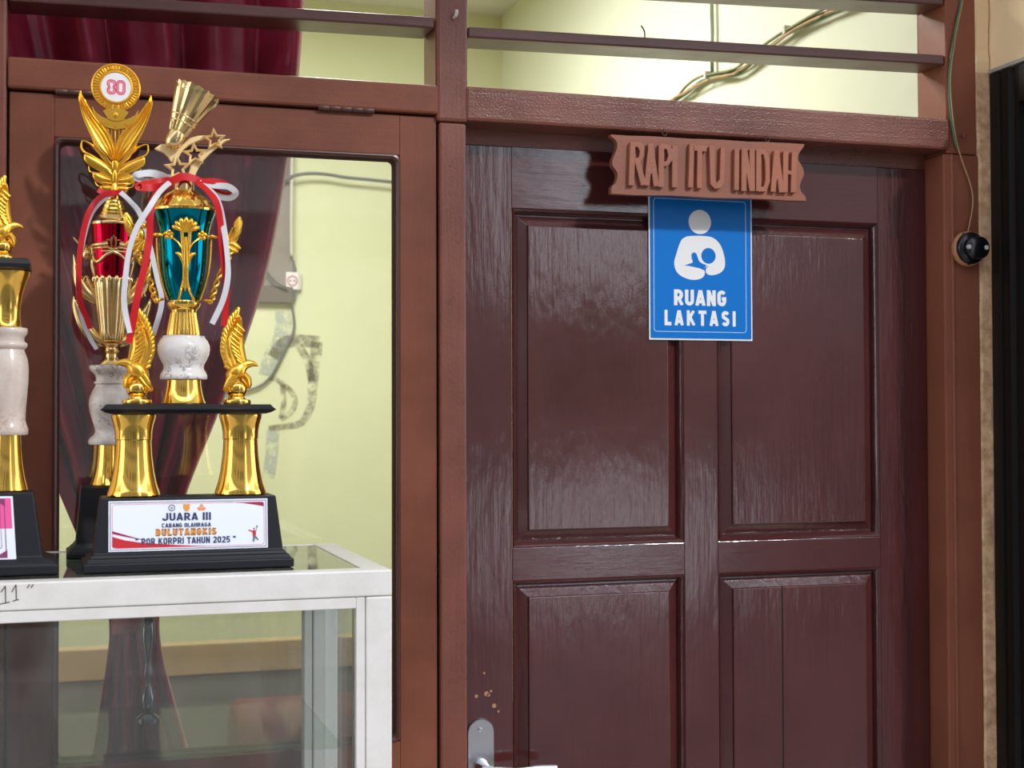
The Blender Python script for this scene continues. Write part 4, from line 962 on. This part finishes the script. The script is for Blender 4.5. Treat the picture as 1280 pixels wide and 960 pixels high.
def trophy_b():
    e = empty('red_cup_trophy', (.0662, -.125, CZ), 'tall red and gold cup trophy with number 80 medallion, behind the teal trophy', 'trophy', 'trophies on the cabinet', rot=(0, math.radians(.55), 0))
    B = lambda px, py: ((px-136.)/882-.0000, (694-py)/858)
    stepped_base(e, [(.0590, .052, 0), (.0590, .052, .008), (.0545, .048, .0095), (.0535, .047, .0125), (.0500, .044, .014), (.0490, .043, .017), (.0465, .041, .019), (.0405, .035, .1000)])
    MB().lathe([(.0272, .1003), (.0278, .1025), (.0262, .1060), (.0232, .1150), (.0205, .1280), (.0190, .1450), (.0182, .1600)], 36).build('foot', 'gold', e, smooth=30)
    MB().lathe([(.0300, .1603), (.0312, .1620), (.0312, .1660), (.0290, .1700), (.0235, .1740), (.0215, .1790), (.0225, .1850), (.0262, .1960), (.0298, .2080), (.0310, .2180), (.0300, .2280), (.0262, .2380), (.0225, .2450), (.0218, .2475), (.0240, .2490), (.0240, .2510), (.0215, .2530), (.0215, .2580), (.0240, .2630), (.0295, .2670), (.0312, .2695), (.0312, .2735), (.0300, .2750)], 40).build('marble_vase', 'marble_b', e, smooth=50)
    MB().lathe([(.0175, .2753), (.0180, .2770), (.0165, .2800), (.0120, .2840), (.0090, .2870), (.0085, .2920), (.0120, .2960), (.0095, .2985), (.0090, .3010), (.0145, .3050), (.0160, .3070), (.0120, .3085)], 32).build('foot_stem', 'champagne', e, smooth=35)
    def fl(t, z): return 1+.055*abs(math.sin(8*t))
    MB().lathe([(.0115, .3088), (.0150, .3120), (.0168, .3250), (.0195, .3450), (.0220, .3650), (.0243, .3850), (.0262, .4000), (.0258, .4015)], 128, mod=fl).build('fluted_cup', 'champagne', e, smooth=50)
    m = MB()
    for k in range(16):
        a = 2*PI*(k+.5)/16; m.sphere((.0262*math.cos(a), .0262*math.sin(a), .4000), .0052, 8, 6, (.7, .7, 1.1))
    m.build('scallop', 'champagne', e, smooth=60)
    MB().lathe([(.0240, .4017), (.0258, .4150), (.0280, .4400), (.0296, .4600), (.0306, .4740), (.0312, .4790)], 48).build('red_cup', 'redcup', e, smooth=50)
    MB().lathe([(.0322, .4792), (.0326, .4815), (.0318, .4835), (.0280, .4855), (.0245, .4890), (.0225, .4935), (.0200, .4950)], 40).build('lid', 'champagne', e, smooth=35)
    MB().lathe([(.0185, .4952), (.0192, .4970), (.0185, .4990), (.0165, .4995), (.0172, .5020), (.0165, .5045), (.0148, .5050), (.0152, .5080), (.0143, .5105), (.0125, .5110), (.0128, .5140), (.0118, .5165), (.0085, .5180), (.0080, .5230)], 36).build('stepped_knob', 'gold', e, smooth=30)
    # lotus band and swag on the red cup
    rr = lambda z: .0243+(z-.4017)*.092
    def on(a, z, l=.001): r = rr(z)+l; return (r*math.sin(a), -r*math.cos(a), z)
    m = MB()
    for s in (-1, 1):
        m.tube([on(s*(.25+.1*k), .449, .0015) for k in range(15)], .0029, 8); m.tube([on(s*(.25+.1*k), .4445, .0012) for k in range(15)], .0012, 6)
        m.tube(bez([on(0, .4385), on(s*.35, .434), on(s*.8, .425), on(s*1.15, .4265), on(s*1.45, .434)], 5), .0026, 8)
        m.tube([on(s*1.4, .424+.005*k, .001) for k in range(6)], .0022, 6)
        for k in range(3):
            a = s*(.10+.16*k); m.tube(bez([on(a*.35, .442), on(a*1.25, .449, .002), on(a*1.1, .4585-.003*k, .002), on(a*.65, .4575-.003*k, .002)], 4), .0011, 6)
    m.tube(bez([on(0, .441), on(-.10, .450), on(0, .462), on(.10, .450), on(0, .441)], 4), .0011, 6)
    m.tube([on(.62*(-1+.1*k), .4395, .001) for k in range(21)], .0014, 6)
    m.build('lotus_band', 'champagne', e, smooth=60)
    # flame handles
    C = lambda cx, cy: B(80+cx/4, 230+cy/4)
    for s in (-1, 1):
        h = empty('handle', (0, 0, 0), parent=e)
        Q = lambda cx, cy: ((1 if s < 0 else -1)*(C(cx, cy)[0]), C(cx, cy)[1])
        def bl(pts, th=.005, rd=0, y=0.): return [(*Q(a, b), c*1.5) for a, b, c in bez([(a, b, c) for a, b, c in pts], 4)], th, rd, y
        for nm, pts in (('flame', [(30, 362, .0006), (42, 420, .0028), (62, 490, .0052), (92, 540, .0060), (128, 575, .0048), (150, 605, .002)]),
                        ('flame', [(28, 275, .0006), (50, 300, .0014), (85, 320, .0022), (122, 336, .0020), (135, 350, .001)]),
                        ('flame', [(34, 570, .0008), (44, 610, .0034), (66, 660, .0052), (92, 715, .0058), (130, 765, .0054), (170, 792, .0046), (205, 800, .003)]),
                        ('flame', [(60, 560, .0012), (90, 470, .0016), (108, 500, .0022), (140, 560, .0030), (160, 620, .002)]),
                        ('flame', [(128, 330, .001), (122, 380, .0022), (132, 430, .0028), (138, 470, .0016)])):
            p, th, rd, y = bl(pts); MB().blade(p, .0055, 0, y0=.001).build(nm, 'champagne', h, smooth=50)
        MB().sphere((Q(96, 360)[0], 0, Q(96, 360)[1]), .009, 14, 10, (.75, .75, 1)).build('bud', 'champagne', h, smooth=60)
    # winged topper with medallion
    tp = empty('winged_topper', (.0012, 0, 0), parent=e)
    T = lambda cx, cy: ((cx-290)/5.333/882, (694-(70+cy/5.333))/858)
    for s in (-1, 1):
        Q = lambda cx, cy: (s*T(cx, cy)[0]*-1, T(cx, cy)[1])
        p = [(*Q(a, b), c/5.333/882) for a, b, c in bez([(57, 243, 4), (60, 290, 16), (84, 350, 30), (118, 420, 42), (158, 484, 54), (196, 540, 62), (228, 595, 58), (258, 645, 40), (282, 695, 14)], 4)]
        MB().blade(p, .0045, 5, .0009, y0=-.003).build('wing', 'gold_cast', tp, smooth=55)
        p = [(*Q(a, b), c/5.333/882) for a, b, c in bez([(140, 345, 3), (150, 400, 12), (168, 440, 14), (185, 480, 5)], 3)]
        MB().blade(p, .004, 2, .0006, y0=.002).build('wing', 'gold_cast', tp, smooth=55)
        for pts in ([(72, 575, 5), (68, 612, 8), (84, 646, 9), (130, 668, 10), (190, 700, 8)], [(72, 575, 5), (100, 578, 7), (140, 600, 9), (190, 650, 10), (230, 700, 8)],
                    [(92, 664, 8), (112, 688, 30), (160, 716, 38), (215, 746, 34), (262, 770, 16)], [(118, 740, 4), (124, 775, 6), (150, 784, 7), (185, 786, 6)], [(146, 785, 6), (168, 803, 28), (205, 822, 34), (262, 830, 20)],
                    [(160, 842, 4), (175, 868, 5), (205, 872, 6), (235, 862, 5)], [(196, 872, 6), (222, 884, 28), (252, 886, 34), (280, 880, 22)], [(130, 520, 6), (160, 580, 16), (200, 640, 24), (250, 705, 22), (284, 745, 8)], [(150, 700, 5), (190, 725, 14), (240, 765, 24), (280, 800, 14)], [(190, 845, 5), (225, 850, 16), (270, 855, 16)]):
            p = [(*Q(a, b), c/5.333/882) for a, b, c in bez(pts, 3)]
            MB().blade(p, .0032, 0, y0=.001).build('feather', 'gold_cast', tp, smooth=55)
    MB().prism([T(*p) for p in [(140, 500), (210, 570), (290, 615), (370, 570), (440, 500), (425, 590), (385, 655), (345, 715), (425, 735), (375, 795), (415, 825), (345, 858), (365, 892), (290, 918), (215, 892), (235, 858), (165, 825), (205, 795), (155, 735), (235, 715), (195, 655), (155, 590)]], .0005, .0035).build('backplate', 'gold_cast', tp, bevel=.0008, angle=50)
    m = MB()
    for k in range(9):
        x = 190+25*k; zt = 460+(1-abs(k-4)/4)*35; zb = 640-abs(k-4)*42
        m.tube([(T(x, zt)[0], -.001, T(x, zt)[1]), (T(290+(x-290)*.9, zb)[0], -.001, T(x, zb)[1])], .0014, 6)
    m.build('shield_bar', 'gold_cast', tp, smooth=60)
    m = MB(); m.prism([T(*p) for p in [(135, 345), (160, 385), (200, 410), (250, 425), (290, 430), (330, 425), (380, 410), (420, 385), (442, 345), (435, 410), (410, 440), (360, 475), (290, 492), (220, 475), (168, 440), (145, 410)]], -.0045, .002)
    m.prism([T(*p) for p in [(205, 372), (240, 350), (340, 350), (376, 372), (340, 425), (290, 436), (240, 425)]], -.0065, .002)
    m.sphere((0, -.0075, T(0, 395)[1]), .0034, 10, 8, (1, .6, 1.3))
    for x, y in ((215, 452), (290, 468), (365, 452)):
        c = T(x, y); pts = []
        for k in range(10): r = .0034 if k % 2 == 0 else .0014; pts.append((c[0]+r*math.sin(PI*k/5), c[1]+r*math.cos(PI*k/5)))
        m.prism(pts, -.0058, -.004)
    m.build('shield', 'gold_cast', tp, bevel=.0006, angle=50)
    m = MB().sphere((0, -.002, T(0, 720)[1]), .006, 12, 8, (.8, .6, 1.8)); m.sphere((0, -.002, T(0, 800)[1]), .005, 12, 8, (.7, .6, 2.2)); m.lathe([(.009, T(0, 925)[1]), (.0065, T(0, 905)[1]), (.004, T(0, 850)[1])], 20)
    m.build('hub', 'gold_cast', tp, smooth=60)
    cz = T(290, 205)[1]
    mt = Matrix.Translation((0, 0, cz)) @ RX
    md = empty('medallion', (0, 0, 0), parent=tp)
    MB().lathe([(.0350, -.003), (.0355, 0), (.0350, .003), (.0330, .0042), (.0322, .0030), (.0255, .0030), (.0245, .0048), (.0228, .0050), (.0215, .0035), (.0212, .0030)], 60, mat=mt).build('rim', 'gold_cast', md, smooth=40)
    m = MB()
    for k in range(44):
        a = 2*PI*k/44; m.tube([(r*math.cos(a), -.0032, cz+r*math.sin(a)) for r in (.0262, .0318)], .0014, 6)
    m.build('ray', 'gold_cast', md, smooth=60, kind='stuff')
    MB().lathe([(.0212, .0028), (.0212, .0034)], 40, mat=mt).build('face', 'white', md)
    m = MB()
    def ringz(x, w_, h_, t, y):
        frame_line(m, x-w_, x+w_, cz-h_, cz+h_, t, y-.0004, y, min(w_, h_)*.92)
    ringz(.0068, .0068, .0110, .0020, -.0034); ringz(.0068, .0042, .0084, .0016, -.0034)
    for dz, hh in ((.0050, .0060), (-.0050, .0060)):
        frame_line(m, -.0130, .0004, cz+dz-hh, cz+dz+hh, .0020, -.0038, -.0034, .0052)
    frame_line(m, -.0104, -.0022, cz-.0084, cz+.0084, .0016, -.0040, -.0034, .0038)
    m.build('digits', 'rose', md)
    m = MB()
    m.prism([(-.0088, cz), (-.0070, cz+.0010), (-.0063, cz+.0038), (-.0056, cz+.0010), (-.0038, cz), (-.0056, cz-.0010), (-.0063, cz-.0038), (-.0070, cz-.0010)], -.0043, -.0034); m.build('sparkle', 'white', md)
    # ribbon
    rb = empty('ribbon', (0, 0, 0), parent=e)
    def rib(pts, mat, w, tw=.3):
        P = bez([(*B(p[0], p[1])[:1], p[2], B(p[0], p[1])[1]) for p in pts], 8); W_ = []
        for i in range(len(P)):
            t = (Vector(P[min(i+1, len(P)-1)])-Vector(P[max(i-1, 0)])).normalized(); d = t.cross(Vector((0, 1, 0)))
            if d.length < .2: d = Vector((1, 0, 0))
            d.normalize(); a = tw*math.sin(i*.25)+.1; W_.append(tuple(d*math.cos(a)+Vector((0, 1, 0))*math.sin(a)))
        MB().strip(P, W_, w, .0004).build('satin', mat, rb, smooth=60, label=mat.replace('_', ' '))
    rib([(116, 240, -.014), (124, 243, -.014), (138, 243, -.016), (150, 241, -.012)], 'red_satin', .0042)
    rib([(138, 242, -.016), (120, 250, -.026), (106, 270, -.036), (98, 300, -.038), (94, 340, -.038), (96, 380, -.036), (104, 400, -.036), (109, 414, -.036)], 'red_satin', .0040)
    rib([(136, 244, -.014), (122, 254, -.022), (108, 274, -.032), (99, 306, -.036), (93, 350, -.036), (97, 392, -.033), (106, 420, -.033), (117, 439, -.033)], 'white_satin', .0030)
    rib([(144, 242, -.016), (156, 254, -.024), (168, 270, -.032), (178, 300, -.036), (190, 350, -.036), (196, 380, -.036), (186, 420, -.036)], 'white_satin', .0038)
trophy_b()

def trophy_c():
    e = empty('pink_plaque_trophy', (-.139, -.318, CZ), 'gold and cream marble trophy with pink plaque at the left end of the cabinet', 'trophy', 'trophies on the cabinet')
    stepped_base(e, [(.135, .054, 0), (.135, .054, .012), (.131, .050, .0165), (.120, .045, .0205), (.116, .043, .022), (.1045, .036, .1040)])
    def fill(pl, W, H):
        V = lambda u, v: ((u-.5)*W*(1-.06*v), v*H)
        MB().prism([V(0, 0), V(1, 0), V(1, 1), V(0, 1)], -.0008, .001).build('plate', 'plaque_white', pl)
        MB().prism([V(.02, .50), V(.985, .50), V(.985, .97), V(.02, .97)], -.0010, -.0007).build('pink_band', 'pink', pl)
        m = MB()
        for s in (0, 1):
            f = lambda u: u if s else 1-u
            for a, b, t in (((.93, .10), (.93, .93), .006), ((.90, .24), (.90, .90), .003)):
                m.prism([V(f(a[0]), a[1]), V(f(a[0]+t), a[1]), V(f(b[0]+t), b[1]), V(f(b[0]), b[1])], -.00115, -.0007)
            for q in ([(.84, .05), (.94, .05), (.94, .17)], [(.86, .95), (.94, .95), (.94, .84)]): m.prism([V(f(a), b) for a, b in q], -.0012, -.0007)
            pts = [(.905, .24), (.895, .20), (.87, .19), (.86, .15), (.83, .14), (.80, .12)]
            m.tube([(V(f(a), b)[0], -.0010, V(f(a), b)[1]) for a, b in pts], .0005, 5)
        for v in (.05, .95): m.prism([V(.06, v), V(.94, v), V(.94, v+.014), V(.06, v+.014)], -.00105, -.0007)
        m.build('border', 'plum', pl)
    plaque(e, .170, .082, 0, .018, -.0448, -math.radians(5.4), fill)
    for s in (-1, 1):
        x = s*.072
        MB().lathe([(.0250, .1043), (.0262, .1060), (.0255, .1090), (.0225, .1210), (.0195, .1380), (.0178, .1560), (.0170, .1770)], 36, cx=x).build('foot', 'gold', e, smooth=30)
        MB().lathe([(.0245, .1773), (.0258, .1790), (.0258, .1850), (.0240, .1900), (.0222, .1970), (.0228, .2120), (.0245, .2320), (.0258, .2500), (.0260, .2640), (.0245, .2760), (.0212, .2850), (.0205, .2880), (.0235, .2910), (.0245, .2930), (.0240, .2965), (.0205, .2990), (.0205, .3040), (.0235, .3080), (.0245, .3110), (.0245, .3150), (.0235, .3162)], 40, cx=x).build('marble_vase', 'marble_c', e, smooth=50)
        MB().lathe([(.0170, .3165), (.0178, .3180), (.0165, .3210), (.0155, .3300), (.0160, .3450), (.0185, .3600), (.0225, .3740), (.0270, .3850), (.0280, .3895), (.0260, .3905)], 36, cx=x).build('column', 'gold', e, smooth=30)
        eagle(e, x-.006, .4040, s, .84)
    P = []
    for a, z in ((.094, .3906), (.099, .3915), (.1005, .3960), (.099, .4015), (.095, .4036)): P.append([(-a, -a+.05, z), (a, -a+.05, z), (a, a-.05, z), (-a, a-.05, z)])
    MB().rings(P).build('platform', 'black', e)
trophy_c()
